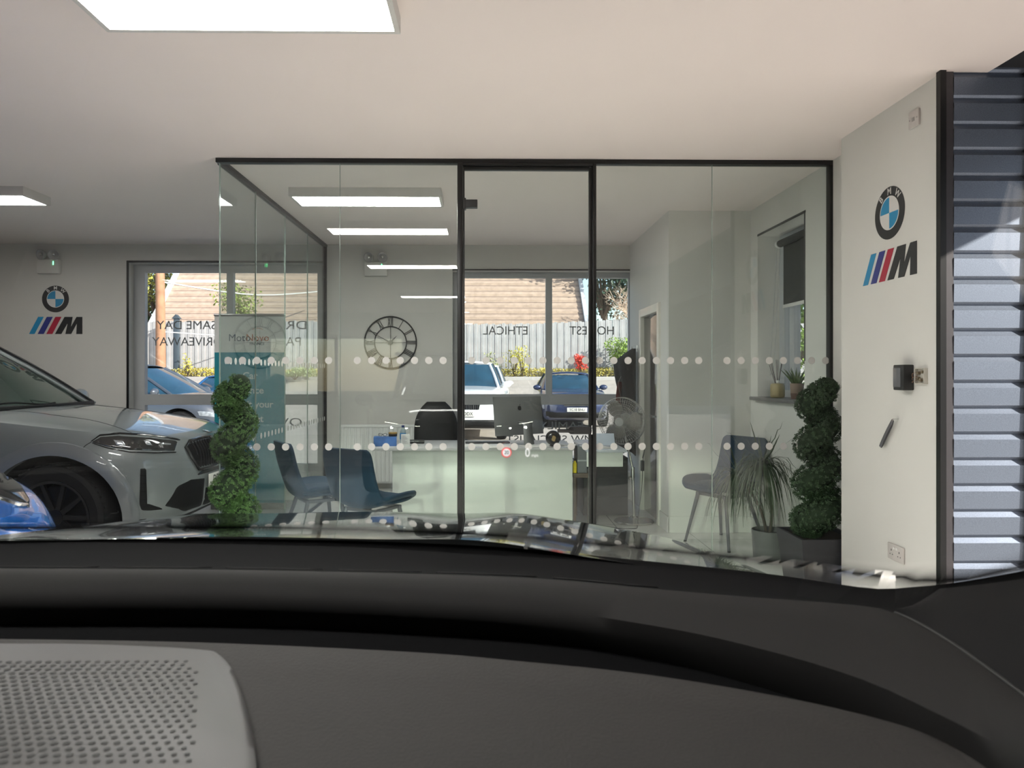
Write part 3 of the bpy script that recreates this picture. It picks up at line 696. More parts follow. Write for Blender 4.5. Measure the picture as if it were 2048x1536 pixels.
# side shelf with a file and a yellow bottle
d0 = 6.38; xs0, xs1 = xb+.006, X(1183, d0)
t = thing('side_shelf', 'low brown shelf between the desk and the second desk', 'shelf', (0, 0, 0))
zs = Zq(947, d0); brown = mat('brown_wood_board', (0.09, 0.06, 0.045), 0.5, var=.2, scale=8)
mb = MB(); mb.bbox((xs0, d0, zs-.04), (xs1+.04, d0+.32, zs), .002); mb.build('shelf_board', brown, t)
for x in (xs0+.015, xs1+.02):
    for y in (d0+.02, d0+.3): mb = MB(); mb.bbox((x-.012, y-.012, 0), (x+.012, y+.012, zs-.04), .002); mb.build('leg', brown, t)
t = thing('magazine_file', 'tall grey file box standing on the low side shelf', 'file box', (X(1162, d0+.1), d0+.12, zs))
mb = MB(); mb.bbox((-.042, -.1, 0), (.042, .1, .24), .003); mb.build('file_box', mat('slate_grey_card', (0.16, 0.17, 0.185), 0.6), t)
mb = MB(); mb.bbox((-.044, -.102, .105), (.09, -.099, .118), .001); mb.build('label_band', mat('pale_band', (0.4, 0.43, 0.45), 0.4), t)
t = thing('spray_bottle', 'yellow bottle with a black nozzle beside the grey file', 'bottle', (X(1147.5, d0+.04)+.008, d0+.035, zs))
mb = MB(); mb.lathe([(.018, 0), (.02, .004), (.02, .085), (.01, .10), (.009, .11)], 16); mb.build('bottle_body', mat('yellow_plastic', (0.85, 0.66, 0.02), 0.35), t)
mb = MB(); mb.bbox((-.012, -.012, .11), (.012, .012, .128), .003); mb.bbox((-.03, -.006, .122), (.008, .006, .132), .002); mb.tube([(-.006, 0, .112), (-.02, 0, .10), (-.022, 0, .09)], .003, 6); mb.build('nozzle', blackp, t)

# second desk and pedestal
d1_, d2_ = 6.12, 7.1; xA, xB = X(1186, d1_), X(1254, d1_)
t = thing('return_desk', 'small white desk end with a pale apron right of the glass door frame', 'desk', (0, 0, 0))
mb = MB(); mb.bbox((xA-.05, d1_, DZT-.025), (xB, d2_, DZT), .003); mb.build('desk_top', mat('pale_blue_grey_top', (0.52, 0.55, 0.60), 0.25), t)
mb = MB(); mb.bbox((xA-.05, d1_+.02, .60), (X(1246, d1_+.02), d1_+.04, DZT-.026), .002); mb.build('apron', deskw, t)
for x in (xA-.03, xB-.05): mb = MB(); mb.bbox((x-.015, d2_-.05, 0), (x+.015, d2_-.02, DZT-.026), .002); mb.build('leg', brown, t)
xP0, xP1 = X(1166, 6.95), X(1262, 7.0)+.08
t = thing('drawer_pedestal', 'dark charcoal drawer cabinet under the second desk', 'cabinet', (0, 0, 0))
dk = mat('charcoal_laminate', (0.022, 0.025, 0.027), 0.4, spec=.3)
mb = MB(); mb.bbox((xP0, 6.95, .02), (xP1-.12, 7.45, .585), .004); mb.build('cabinet_body', dk, t)
for k in range(3): mb = MB(); mb.bbox((xP0+.01, 6.936, .03+k*.18), (xP1-.13, 6.95, .20+k*.18), .003); mb.build('drawer_front', dk, t)
t = thing('folded_papers', 'white papers lying on the second desk behind the door frame', 'paper', (xA+.06, d1_+.2, DZT), .3)
mb = MB(); mb.bbox((-.1, -.14, 0), (.1, .14, .006), .001); mb.build('sheets', paper, t)
mb = MB(); mb.bbox((-.09, -.12, .006), (.08, .1, .008), .001, M=Matrix.Rotation(.1, 4, 'Z')); mb.build('top_sheet', paper, t)
mb = MB(); mb.bbox((-.10, -.002, 0), (.10, .002, .12), .001, M=Matrix.Translation((0, 0, 0)) @ Matrix.Rotation(-.5, 4, 'X'))
o = mb.build('propped_folder', mat('pale_blue_folder', (0.55, 0.62, 0.72), 0.4), loc=(xB-.14, d1_+.35, DZT+.002)); tag(o, 'pale blue folder propped open on the second desk under the fan', 'folder')

# office chair
d = 7.35; xc = X(873, d)
t = thing('office_chair', 'black high back office chair behind the desk', 'office chair', (xc, d, 0), math.radians(6))
leather = mat('black_leather', (0.010, 0.010, 0.011), 0.5, spec=.3, var=.1)
def cushion(name, w0, hgt, M, th=.09, m=leather, prof=None, par=t):
    mb = MB(); nu, nv = 14, 14; front = []; back = []
    for j in range(nv+1):
        v = j/nv; wj = w0*(prof(v) if prof else 1); rf = []; rb = []
        for i in range(nu+1):
            u = 2*i/nu-1; e = (1-abs(u)**3.2)**.5*(1-abs(2*v-1)**4)**.5
            rf.append(M @ Vector((u*wj, -th/2*e+.04*u*u*0, v*hgt))); rb.append(M @ Vector((u*wj, th/2*e, v*hgt)))
        front.append(rf); back.append(rb)
    mb.grid(front); mb.grid([r[::-1] for r in back]); return mb.build(name, m, par, fixn=True, angle=60)
cushion('backrest', .205, .66, Matrix.Translation((0, .05, .46)) @ Matrix.Rotation(math.radians(-8), 4, 'X'), .12, prof=lambda v: 1.12*(1-max(0, (v-.45)/.56)**3.2*.62))
cushion('seat', .26, .5, Matrix.Translation((0, -.25+.22, .46)) @ Matrix.Rotation(math.radians(90), 4, 'X') @ Matrix.Translation((0, 0, -.25)), .1)
for s in (-1, 1): mb = MB(); mb.tube(cr([(s*.25, .12, .5), (s*.3, .1, .68), (s*.3, -.15, .7), (s*.26, -.2, .5)], 5), .02, 8); mb.build('armrest', blackp, t)
mb = MB(); mb.cyl((0, 0, .12), (0, 0, .42), .03); mb.build('gas_column', chrome, t)
for k in range(5):
    a = 2*PI*k/5; q = (math.cos(a)*.3, math.sin(a)*.3)
    mb = MB(); mb.cyl((0, 0, .12), (q[0], q[1], .075), .03, .018, 8); mb.build('base_arm', blackp, t)
    mb = MB(); mb.cyl((q[0]-.012, q[1], .03), (q[0]+.012, q[1], .03), .03, n=16); mb.cyl((q[0], q[1], .03), (q[0], q[1], .07), .008, n=8); mb.build('caster', blackp, t)

# pedestal fan
bx, by = X(1268, 6.72), 6.72
t = thing('pedestal_fan', 'chrome pedestal fan with a wire guard in front of the hanging coat', 'fan', (bx, by, 0))
silver = mat('satin_steel', (0.5, 0.49, 0.47), 0.25, .9)
mb = MB(); mb.lathe([(.185, 0), (.19, .008), (.18, .02), (.12, .032), (.04, .045), (.03, .06), (.0, .06)], 40); mb.build('base', silver, t)
hx, hz = X(1247, 6.62)-bx, Zq(843, 6.62)
mb = MB(); mb.cyl((0, 0, .05), (-.012, 0, .5), .014, n=12); mb.cyl((-.012, 0, .5), (hx+.03, .03, hz-.08), .010, n=12); mb.build('pole', silver, t)
mb = MB(); mb.cyl((-.012, 0, .42), (-.012, 0, .52), .02, n=12); mb.cyl((-.035, -.01, .42), (-.05, -.01, .42), .016, n=12); mb.build('height_knob', silver, t)
Mh = Matrix.Translation((hx, -.02, hz)) @ Matrix.Rotation(math.radians(-28), 4, 'Z') @ Matrix.Rotation(math.radians(4), 4, 'X')
def guard(mb, y, bulge, R_=.222):
    for r in (R_, .19, .15, .11, .07, .04):
        yy = y + bulge*(1-(r/R_)**2)
        mb.tube([Mh @ Vector((math.cos(2*PI*k/40)*r, yy, math.sin(2*PI*k/40)*r)) for k in range(40)], .0035 if r == R_ else .0014, 5, closed=True)
    for k in range(56):
        a = 2*PI*k/56
        mb.tube([Mh @ Vector((math.cos(a)*r, y+bulge*(1-(r/R_)**2), math.sin(a)*r)) for r in (.03, .12, .18, R_)], .0017, 4)
mb = MB(); guard(mb, -.02, -.06); mb.cyl(Mh @ Vector((0, -.088, 0)), Mh @ Vector((0, -.075, 0)), .04, n=24); mb.build('front_guard', silver, t)
mb = MB(); guard(mb, .02, .06); mb.build('rear_guard', silver, t)
mb = MB(); mb.lathe([(.0, .16), (.04, .155), (.06, .13), (.062, .05), (.05, .03), (0, .03)], 20, (0,0,0), 0, Mh @ Matrix.Rotation(-PI/2, 4, 'X')); mb.cyl((hx+.02, .03, hz-.13), Mh @ Vector((0, .09, -.03)), .014, n=10); mb.build('motor', mat('grey_motor_housing', (0.2, 0.2, 0.2), 0.35), t)
for k in range(3):
    a0 = k*2*PI/3; mb = MB(); rows = []
    for j in range(7):
        r = .03+.17*j/6; half = .35+.35*math.sin(PI*min(1, j/5.5))
        rows.append([Mh @ Vector((math.cos(a0+s*half)*r, s*.035, math.sin(a0+s*half)*r)) for s in (-1, -.5, 0, .5, 1)])
    mb.grid(rows); mb.build('fan_blade', mat('brushed_blade', (0.20, 0.19, 0.17), 0.45, .5), t, solid=.0015)
t = thing('fan_cable', 'black cable with an inline switch hanging beside the fan', 'cable', (X(1282, 6.66), 6.6, 0))
mb = MB(); mb.tube(cr([(.0, 0, .62), (.02, 0, .7), (.0, 0, .56), (0, 0, .45), (-.01, 0, .3), (-.03, 0, .15), (-.05, -.02, .012), (-.12, -.2, .006), (-.35, -.12, .006), (-.6, .05, .006)], 6), .0035, 6); mb.build('flex', blackp, t)
mb = MB(); mb.bbox((-.016, -.014, .5), (.016, .014, .6), .006); mb.build('inline_switch', blackp, t)

# coat on a hook
d = 7.55
t = thing('hanging_coat', 'long black coat with a dark red lining hanging on the wall by the door', 'coat', (BXX, d, 0))
zt = Zq(697, d); zb_ = Zq(905, d)
cloth = mat('black_wool', (0.012, 0.012, 0.014), 0.9, sheen=.1)
prof = [(0, .03), (.06, .10), (.13, .17), (.25, .155), (.4, .13), (.6, .15), (.8, .17), (1, .18)]
mb = MB(); rows = []
for j in range(25):
    v = j/24; hw = interp(prof, v); z = zt+(zb_-zt)*v; row = []
    for k in range(28):
        a = 2*PI*k/28; rip = 1+.10*math.sin(a*5+v*3)*min(1, v*3)
        row.append(Vector((-.02-hw*1.0*rip*(1+math.cos(a))*.68+.0, math.sin(a)*hw*.9*rip, z+(.03*math.sin(a*3) if j == 24 else 0))))
    rows.append(row)
mb.grid(rows, closed=True); mb.add(rows[0], [tuple(range(28))]); mb.build('coat_body', cloth, t, angle=80)
mb = MB(); rows = [[Vector((-.20-.02*math.sin(v*PI)+q*.03, -.085+q*.02+v*.0, zt+(zb_-zt)*(.32+.33*v))) for q in (-1, 0, 1)] for v in [i/8 for i in range(9)]]
mb.grid(rows); mb.build('lining', mat('dark_red_lining', (0.13, 0.015, 0.012), 0.7), t, solid=.002)
mb = MB(); mb.tube(cr([(-.13, -.12, zt-.2), (-.22, -.1, zt-.35), (-.2, -.1, zt-.5)], 5), .003, 5); mb.build('drawstring', mat('grey_cord', (0.2, 0.2, 0.2), 0.7), t)
t = thing('coat_hook', 'small metal coat hook holding the black coat', 'hook', (BXX, d, zt+.01))
mb = MB(); mb.bbox((-.006, -.015, -.04), (0, .015, .03), .002); mb.tube(cr([(-.006, 0, -.02), (-.05, 0, -.025), (-.06, 0, .01)], 5), .005, 8); mb.build('hook_arm', chrome, t)

# ------------------------------------------------------------------ visitor chairs
velvet = mat('navy_velvet', (0.007, 0.027, 0.052), 0.8, spec=.25, sheen=.06, var=.12, scale=14)
under = mat('grey_shell_underside', (0.13, 0.14, 0.17), 0.6)
legm = mat('dark_grey_metal_leg', (0.10, 0.10, 0.115), 0.4)
def visitor_chair(x, y, rz, label):
    """faces local -Y... the sitter looks towards local +Y"""
    t = thing('visitor_chair', label, 'chair', (x, y, 0), rz, 'blue velvet visitor chairs')
    # profile along the shell: (y, z, half width, side lift)
    P_ = [(.27,.455,.17,.01),(.24,.475,.235,.03),(.16,.47,.285,.065),(.05,.455,.295,.09),(-.06,.44,.285,.10),(-.14,.445,.27,.09),(-.19,.48,.255,.07),(-.215,.54,.24,.05),(-.235,.62,.235,.035),(-.255,.71,.235,.025),(-.27,.80,.232,.02),(-.277,.85,.22,.015),(-.278,.875,.19,.01)]
    Pc = cr(P_, 3)if False else None
    pts = []
    for i in range(len(P_)-1):
        for k in range(3):
            q = []
            for c_ in range(4):
                p0, p1, p2, p3 = P_[max(i-1,0)][c_], P_[i][c_], P_[i+1][c_], P_[min(i+2,len(P_)-1)][c_]; tt = k/3
                q.append(.5*(2*p1+(p2-p0)*tt+(2*p0-5*p1+4*p2-p3)*tt*tt+(3*p1-p0-3*p2+p3)*tt**3))
            pts.append(q)
    pts.append(list(P_[-1]))
    rows = []; n = 16
    for i, (yy, zz, hw, lift) in enumerate(pts):
        a = pts[max(0, i-1)]; b = pts[min(len(pts)-1, i+1)]; ty, tz = b[0]-a[0], b[1]-a[1]; L = math.hypot(ty, tz) or 1; ny, nz = tz/L, -ty/L
        if nz < 0 and abs(ny) < .3: ny, nz = -ny, -nz
        row = []
        for k in range(n+1):
            u = 2*k/n-1; l = lift*abs(u)**2.4
            row.append(Vector((u*hw, yy+abs(ny)*l*1.0, zz+abs(nz)*l)))
        rows.append(row)
    mb = MB(); mb.grid(rows); o = mb.build('shell', [velvet, under], t, solid=.032, angle=70)
    md = o.modifiers.new('s', 'SUBSURF'); md.levels = md.render_levels = 1
    mb = MB(); rows = []
    for j in range(9):
        v = j/8; yy = .235-.40*v; hw = .17+.09*math.sin(PI*min(1, .12+v*.75))
        rows.append([Vector((2*(k/8-.5)*hw, yy, .478+.022*(1-(2*k/8-1)**4)*(1-abs(2*v-1)**4))) for k in range(9)])
    mb.grid(rows); mb.build('seat_pad', velvet, t, solid=.02, angle=70)
    for sx, sy in ((-1,1),(1,1),(-1,-1),(1,-1)):
        mb = MB(); a, b = Vector((sx*.14, .02+sy*.13, .42)), Vector((sx*.225, sy*.225-.01, .0)); 
        mb.cyl(a, b, .017, .011, 10); mb.build('leg', legm, t)
        mb = MB(); mb.cyl(b+Vector((0,0,.0)), b+Vector((0,0,.012)), .013, n=10); mb.build('foot_cap', blackp, t)
    mb = MB()
    for s in (-1, 1): mb.bbox((-.16, .02+s*.13-.012, .40), (.16, .02+s*.13+.012, .425), .004); mb.bbox((s*.14-.012, -.11, .40), (s*.14+.012, .15, .425), .004)
    mb.build('seat_frame', legm, t); return t
visitor_chair(X(742, 5.28), 5.28, math.radians(-32), 'blue visitor chair in front of the desk, back towards the glass')
visitor_chair(X(632, 5.70), 5.70, math.radians(-58), 'blue visitor chair nearest the side glass wall, left of the other one')
visitor_chair(X(1448, 5.86), 5.86, math.radians(122), 'blue visitor chair alone by the right wall behind the grassy plant')
# ------------------------------------------------------------------ plants
def leafm(name, col, var=.45, scale=40, rough=.55): return mat(name, col, rough, var=var, scale=scale)
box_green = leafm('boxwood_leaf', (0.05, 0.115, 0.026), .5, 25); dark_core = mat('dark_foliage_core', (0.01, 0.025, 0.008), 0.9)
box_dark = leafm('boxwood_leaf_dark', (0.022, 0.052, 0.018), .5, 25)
def rnd_dir():
    z = random.uniform(-1, 1); a = random.uniform(0, 2*PI); r = math.sqrt(1-z*z); return Vector((r*math.cos(a), r*math.sin(a), z))
def leaf(mb, p, nrm, size, asp=.5):
    t = rnd_dir(); t = (t - nrm*t.dot(nrm)); t = t.normalized() if t.length > .05 else nrm.orthogonal().normalized(); b = nrm.cross(t)
    mb.add([p - t*size*.5, p + b*size*asp*.5 + nrm*size*.08, p + t*size*.5, p - b*size*asp*.5 + nrm*size*.08], [(0,1,2,3)])
def topiary(x, y, zb, zt, tr0, tr1, hr, pitch, phase, label, m, planter):
    t = thing('spiral_topiary', label, 'potted plant', (x, y, 0), 0, 'spiral topiaries beside the glass office')
    turns = (zt-zb-tr0*.6)/pitch; N = int(turns*26); core = MB(); path = []; rad = []
    for i in range(N+1):
        f = i/N; a = phase + 2*PI*turns*f; h = hr*(1-.25*f); path.append(Vector((math.cos(a)*h, math.sin(a)*h, zb+tr0*.5+(zt-zb-tr0*.5-tr1)*f))); rad.append((tr0+(tr1-tr0)*f))
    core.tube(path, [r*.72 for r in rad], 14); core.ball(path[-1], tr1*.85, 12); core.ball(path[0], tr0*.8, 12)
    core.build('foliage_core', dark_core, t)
    lv = MB()
    for i in range(4200):
        f = random.choice((random.random(), random.random(), random.random(), random.random()*.06, 1-random.random()*.06)) if i % 3 == 0 else random.random(); k = f*(N-1); i0 = int(k); p = path[i0].lerp(path[i0+1], k-i0); r = rad[i0]; n = rnd_dir()
        if f > .03 and f < .97:
            ax = (path[i0+1]-path[i0]).normalized(); n = n-ax*n.dot(ax); n = n.normalized() if n.length > .1 else Vector((1, 0, 0))
        c = p+n*r*random.uniform(.90, 1.02); tilt = (n+rnd_dir()*.5).normalized()
        for _ in range(13):
            leaf(lv, c+rnd_dir()*random.uniform(.003, .013), (tilt+rnd_dir()*.7).normalized(), random.uniform(.008, .014), .55)
    lv.build('leaves', m, t, smooth=False)
    mb = MB(); mb.tube([(.0, .03, planter), (.012, .035, (planter+zt)/2), (.0, .02, zt-tr1)], .012, 8); mb.build('stem', mat('dark_bark', (0.03, 0.022, 0.018), 0.8), t)
    mb = MB(); w0, w1 = .155, .195
    for (a, b, c_) in ((w1, w1-.018, planter), ):
        vs = [(-w0,-w0,0),(w0,-w0,0),(w0,w0,0),(-w0,w0,0),(-a,-a,c_),(a,-a,c_),(a,a,c_),(-a,a,c_),(-b,-b,c_),(b,-b,c_),(b,b,c_),(-b,b,c_),(-b,-b,c_-.03),(b,-b,c_-.03),(b,b,c_-.03),(-b,b,c_-.03)]
        fs = [(0,3,2,1),(0,1,5,4),(1,2,6,5),(2,3,7,6),(3,0,4,7),(4,5,9,8),(5,6,10,9),(6,7,11,10),(7,4,8,11),(8,9,13,12),(9,10,14,13),(10,11,15,14),(11,8,12,15)]
        mb.add(vs, fs)
    pl = mb.build('planter', mat('dark_ribbed_planter', (0.025, 0.025, 0.030), 0.45, var=.1), t, smooth=False)
    mb = MB(); mb.box((-w1+.02, -w1+.02, planter-.035), (w1-.02, w1-.02, planter-.025)); mb.build('soil', mat('soil', (0.03, 0.022, 0.016), 0.95, bump=.5), t, smooth=False)
    return t
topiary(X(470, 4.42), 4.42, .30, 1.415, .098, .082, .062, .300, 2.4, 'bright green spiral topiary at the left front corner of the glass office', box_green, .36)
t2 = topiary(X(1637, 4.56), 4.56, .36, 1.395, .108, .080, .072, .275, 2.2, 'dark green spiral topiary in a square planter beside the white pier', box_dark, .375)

# palm-like plant in a grey pot
px_, py_ = X(1538, 5.30), 5.30
t = thing('grassy_pot_plant', 'tall plant with drooping grassy leaves in a round grey pot behind the glass', 'potted plant', (px_, py_, 0))
mb = MB(); mb.lathe([(.001, 0), (.108, 0), (.112, .01), (.125, .235), (.118, .238), (.115, .20), (0, .20)], 36); mb.build('pot', mat('grey_pot', (0.16, 0.16, 0.16), 0.6), t)
crowns = [(Vector((-.06, -.03, .74)), .34, 150), (Vector((-.21, .05, .64)), .29, 105)]
mb = MB()
for c, L, n in crowns: mb.tube(cr([(c.x*.05, c.y*.3, .19), (c.x*.4+.03, c.y, .40), (c.x, c.y, c.z)], 5), .011, 8)
mb.build('stems', mat('pale_bark', (0.11, 0.09, 0.075), 0.8), t)
grass = leafm('drooping_leaf', (0.040, 0.062, 0.032), .3, 10, .45)
for c, L, n in crowns:
    mb = MB()
    for i in range(n):
        a = random.uniform(0, 2*PI); up = random.uniform(-.6, 1.0); l = L*random.uniform(.7, 1.15); w_ = random.uniform(.004, .0075)
        d_ = Vector((math.cos(a), math.sin(a), 0)); sd = Vector((-math.sin(a), math.cos(a), 0)); pts = []
        for k in range(8):
            s = k/7; out = l*((1.5*s-.55*s*s) if i % 4 else (.7*s-.1*s*s)); z = l*(max(up, -.05)*1.1*s - 1.30*s*s*(.9 if up < .85 else .2)) 
            p = c+d_*out*.85+Vector((0, 0, z+.02*random.uniform(-1, 1)*s))
            if px_+p.x > RX-.03: p.x = RX-.03-px_
            pts.append((p, w_*(1-s**2.5)+.0006))
        mb.grid([[p-sd*q, p+Vector((0,0,.0015)), p+sd*q] for p, q in pts])
    mb.build('leaf_crown', grass, t)

# roll-up banner
bd = 7.45; x0, x1 = X(429, bd), X(569, bd); zt = Zq(631, bd); zs_ = Zq(705, bd); zb = .05
t = thing('rollup_banner', 'tall white and teal car finance roll up banner behind the grey car', 'banner', ((x0+x1)/2, bd, 0)); wv = (x1-x0)/2
mb = MB(); mb.box((-wv, -.001, zs_), (wv, .001, zt)); mb.build('banner_top', mat('banner_white', (0.58, 0.57, 0.56), 0.5), t, smooth=False)
mb = MB(); mb.box((-wv, -.001, zb), (wv, .001, zs_)); mb.build('banner_lower', mat('banner_teal', (0.0, 0.20, 0.26), 0.45), t, smooth=False)
mb = MB(); mb.bbox((-wv-.005, -.012, zt-.01), (wv+.005, .012, zt+.014), .003); mb.build('top_bar', mat('bar_alu', (0.25, 0.24, 0.24), 0.3, .8), t)
mb = MB(); mb.bbox((-wv-.02, -.06, 0), (wv+.02, .06, .06), .01); mb.cyl((0, .02, .05), (0, .02, zt), .008); mb.build('base_cassette', mat('bar_alu', (0.25, 0.24, 0.24), 0.3, .8), t)
def bt(s, px, py, hpx, m, al='CENTER', sx=1.0, b=0.006):
    p = atY(px, py, bd-.002) - Vector(((x0+x1)/2, bd, 0)); size = hpx/F*bd/.7
    text(s, size, 'banner_lettering', m, t, Matrix.Translation(p) @ FACE_CAM, .0005, align=al, bold=size*b, sx=sx)
bw = mat('banner_letter_white', (0.62, 0.62, 0.60), 0.5); bo = mat('banner_letter_orange', (0.45, 0.12, 0.05), 0.5); bk = mat('banner_letter_navy', (0.03, 0.05, 0.10), 0.5)
bt('Moto', 479, 676, 14, bk, b=0); bt('Novo', 515, 676, 14, bo, b=.0); bt('FINANCE', 514, 688, 5, bk, b=0)
for s, y in (('Car', 752), ('finance', 781), ('to suit your', 809), ('budget', 838)): bt(s, 500, y, 13.5, bw, b=.018)
bt('about', 500, 893, 9, bw); bt('finance', 500, 911, 9, bw); bt('options', 500, 930, 9, bw)
mb = MB(); c = atY(515, 662, bd-.004)-Vector(((x0+x1)/2, bd, 0)); mb.tube([(c.x+math.cos(a*.2)*.06, c.y, c.z+math.sin(a*.2)*.03) for a in range(2, 15)], .0025, 6); mb.build('banner_swoosh', bo, t)

# roller blind and things on the sill
bxp = gx-.06
t = thing('roller_blind', 'dark grey roller blind half lowered over the right wall window', 'blind', (bxp, 0, 0))
zt_, zb_ = 2.50, 1.985
mb = MB(); mb.cyl((0, V3a+.04, zt_), (0, V3b-.16, zt_), .03, n=20); mb.build('blind_roll', mat('charcoal_fabric', (0.045, 0.048, 0.05), 0.85), t)
mb = MB(); mb.box((.022, V3a+.05, zb_), (.024, V3b-.17, zt_)); mb.build('blind_fabric', mat('charcoal_fabric', (0.045, 0.048, 0.05), 0.85), t, smooth=False)
mb = MB(); mb.bbox((.014, V3a+.05, zb_-.028), (.032, V3b-.17, zb_), .004); mb.build('bottom_bar', whitep, t)
mb = MB(); mb.cyl((0, V3b-.16, zt_), (0, V3b-.13, zt_), .036, n=20); mb.cyl((0, V3a+.01, zt_), (0, V3a+.04, zt_), .036, n=20); mb.build('bracket', whitep, t)
mb = MB(); mb.tube(cr([(-.02, V3b-.14, zt_), (-.03, V3b-.10, 2.0), (-.045, V3b-.06, 1.45), (-.035, V3b-.05, 1.41), (-.025, V3b-.08, 1.46), (-.01, V3b-.12, 2.0), (.01, V3b-.14, zt_)], 8), .0028, 6); mb.build('blind_chain', mat('chain_white', (0.5, 0.5, 0.5), 0.4), t)
def onsill(px, x): return atX(px, CY, x).y
sy = onsill(1555, RX+.03)
t = thing('reed_diffuser', 'cream reed diffuser with dark sticks on the window sill', 'diffuser', (RX+.03, sy, V3z0))
mb = MB(); mb.lathe([(.03, 0), (.05, .003), (.056, .015), (.056, .10), (.05, .115), (.016, .12)], 28); mb.build('diffuser_bottle', mat('cream_glaze', (0.42, 0.34, 0.19), 0.3), t)
mb = MB(); mb.lathe([(.014, .118), (.015, .14), (.012, .142), (.010, .12)], 16); mb.build('bottle_neck', whitep, t)
for k in range(7):
    a = k*.9; mb = MB(); mb.cyl((0, 0, .06), (math.cos(a)*.06-.01, math.sin(a)*.05+.02, .31), .0022, n=6); mb.build('reed', mat('dark_reed', (0.05, 0.035, 0.04), 0.8), t)
sy = onsill(1594, RX+.06)
t = thing('aloe_plant', 'spiky aloe in a terracotta and grey pot on the window sill', 'potted plant', (RX+.06, sy, V3z0))
mb = MB(); mb.lathe([(.0, 0), (.042, 0), (.052, .12), (.047, .122), (.045, .10), (0, .10)], 24); mb.build('pot', mat('clay_pot', (0.30, 0.22, 0.18), 0.7), t)
mb = MB(); mb.lathe([(.0425, .0), (.0475, .045)], 24); mb.build('pot_band', mat('clay_band', (0.16, 0.10, 0.08), 0.7), t)
for k in range(16):
    a = k*2.4; l = .13+.05*((k*7) % 5)/5; ti = .35+.5*((k*3) % 7)/7; dx, dy = math.cos(a), math.sin(a)
    mb = MB(); mb.tube([(dx*.01, dy*.01, .09), (dx*l*.45*ti, dy*l*.45*ti, .09+l*.45), (dx*l*1.0*ti, dy*l*1.0*ti, .09+l*.9)], [.010, .008, .001], 6); mb.build('leaf', leafm('aloe_leaf', (0.10, 0.14, 0.06)), t)
# ------------------------------------------------------------------ cars
tyre_m = mat('tyre_rubber', (0.009, 0.009, 0.0095), 0.75, spec=.25, var=.1); rim_m = mat('black_alloy', (0.008, 0.008, 0.009), 0.3, .2, spec=.4); arch_m = mat('wheel_arch_black', (0.003, 0.003, 0.003), 0.9, spec=.1)
cglass = mat('dark_car_glass', (0.018, 0.06, 0.10), 0.04, spec=.9, var=.3, scale=3); trimb = mat('gloss_black_trim', (0.012, 0.012, 0.013), 0.12, var=0); matb = mat('matt_black_trim', (0.004, 0.004, 0.0045), 0.6, spec=.25)
plate_m = mat('number_plate_white', (0.70, 0.69, 0.66), 0.35, var=0); lampc = mat('headlamp_cluster', (0.02, 0.021, 0.022), 0.06, spec=.9, var=.5, scale=14)
NOSE = [(0,.04),(.002,.2),(.015,.42),(.06,.62),(.16,.78),(.34,.89),(.6,.955),(.95,.99),(1.4,1.0)]
def wheel(par, x, y, r, wd=.24, spokes=10, rm=None, side=1):
    t = bpy.data.objects.new('wheel', None); C.objects.link(t); t.parent = par; t.location = (x, y, r); t['part'] = 1; del t['part']
    M = Matrix.Rotation(PI/2*side, 4, 'X')    # axle along local y, outside face towards side
    mb = MB(); h = wd/2; ri = r*.70
    mb.lathe([(ri, -h*.85), (r*.9, -h), (r-.012, -h*.85), (r, -h*.5), (r, h*.5), (r-.012, h*.85), (r*.9, h), (ri+.012, h*.9), (ri, h*.8), (ri, -h*.85)], 48, M=M)
    for k in range(60):
        a = 2*PI*k/60; Mr = M @ Matrix.Rotation(a, 4, 'Z'); mb.box((r-.004, h*.3, -.0) if 0 else (r-.006, -.008, h*.25), (r+.0035, .008, h*.8), M=Mr)
    mb.build('tyre', tyre_m, t)
    mb = MB(); mb.lathe([(ri, -h*.8), (ri*.98, h*.6), (ri, h*.82), (ri*.93, h*.78), (ri*.9, h*.2), (ri*.9, -h*.8)], 40, M=M)
    for k in range(spokes):
        a = 2*PI*k/spokes; Mr = M @ Matrix.Rotation(a, 4, 'Z')
        mb.add([Mr @ Vector(p) for p in ((.03, -.018, h*.45), (ri*.95, -.012, h*.7), (ri*.95, .012, h*.7), (.03, .018, h*.45), (.03, -.018, h*.25), (ri*.95, -.012, h*.5), (ri*.95, .012, h*.5), (.03, .018, h*.25))], [(0,1,2,3),(4,7,6,5),(0,4,5,1),(3,2,6,7),(0,3,7,4),(1,5,6,2)])
    mb.lathe([(0, h*.1), (.06, h*.1), (.055, h*.5), (.03, h*.55), (0, h*.55)], 20, M=M); mb.build('rim', rm or rim_m, t, angle=25)
    mb = MB(); mb.lathe([(0, -h*.2), (ri*.8, -h*.2), (ri*.8, 0), (0, 0)], 32, M=M); mb.build('brake_disc', mat('dark_disc', (0.03, 0.03, 0.03), 0.4, .8), t)
    return t
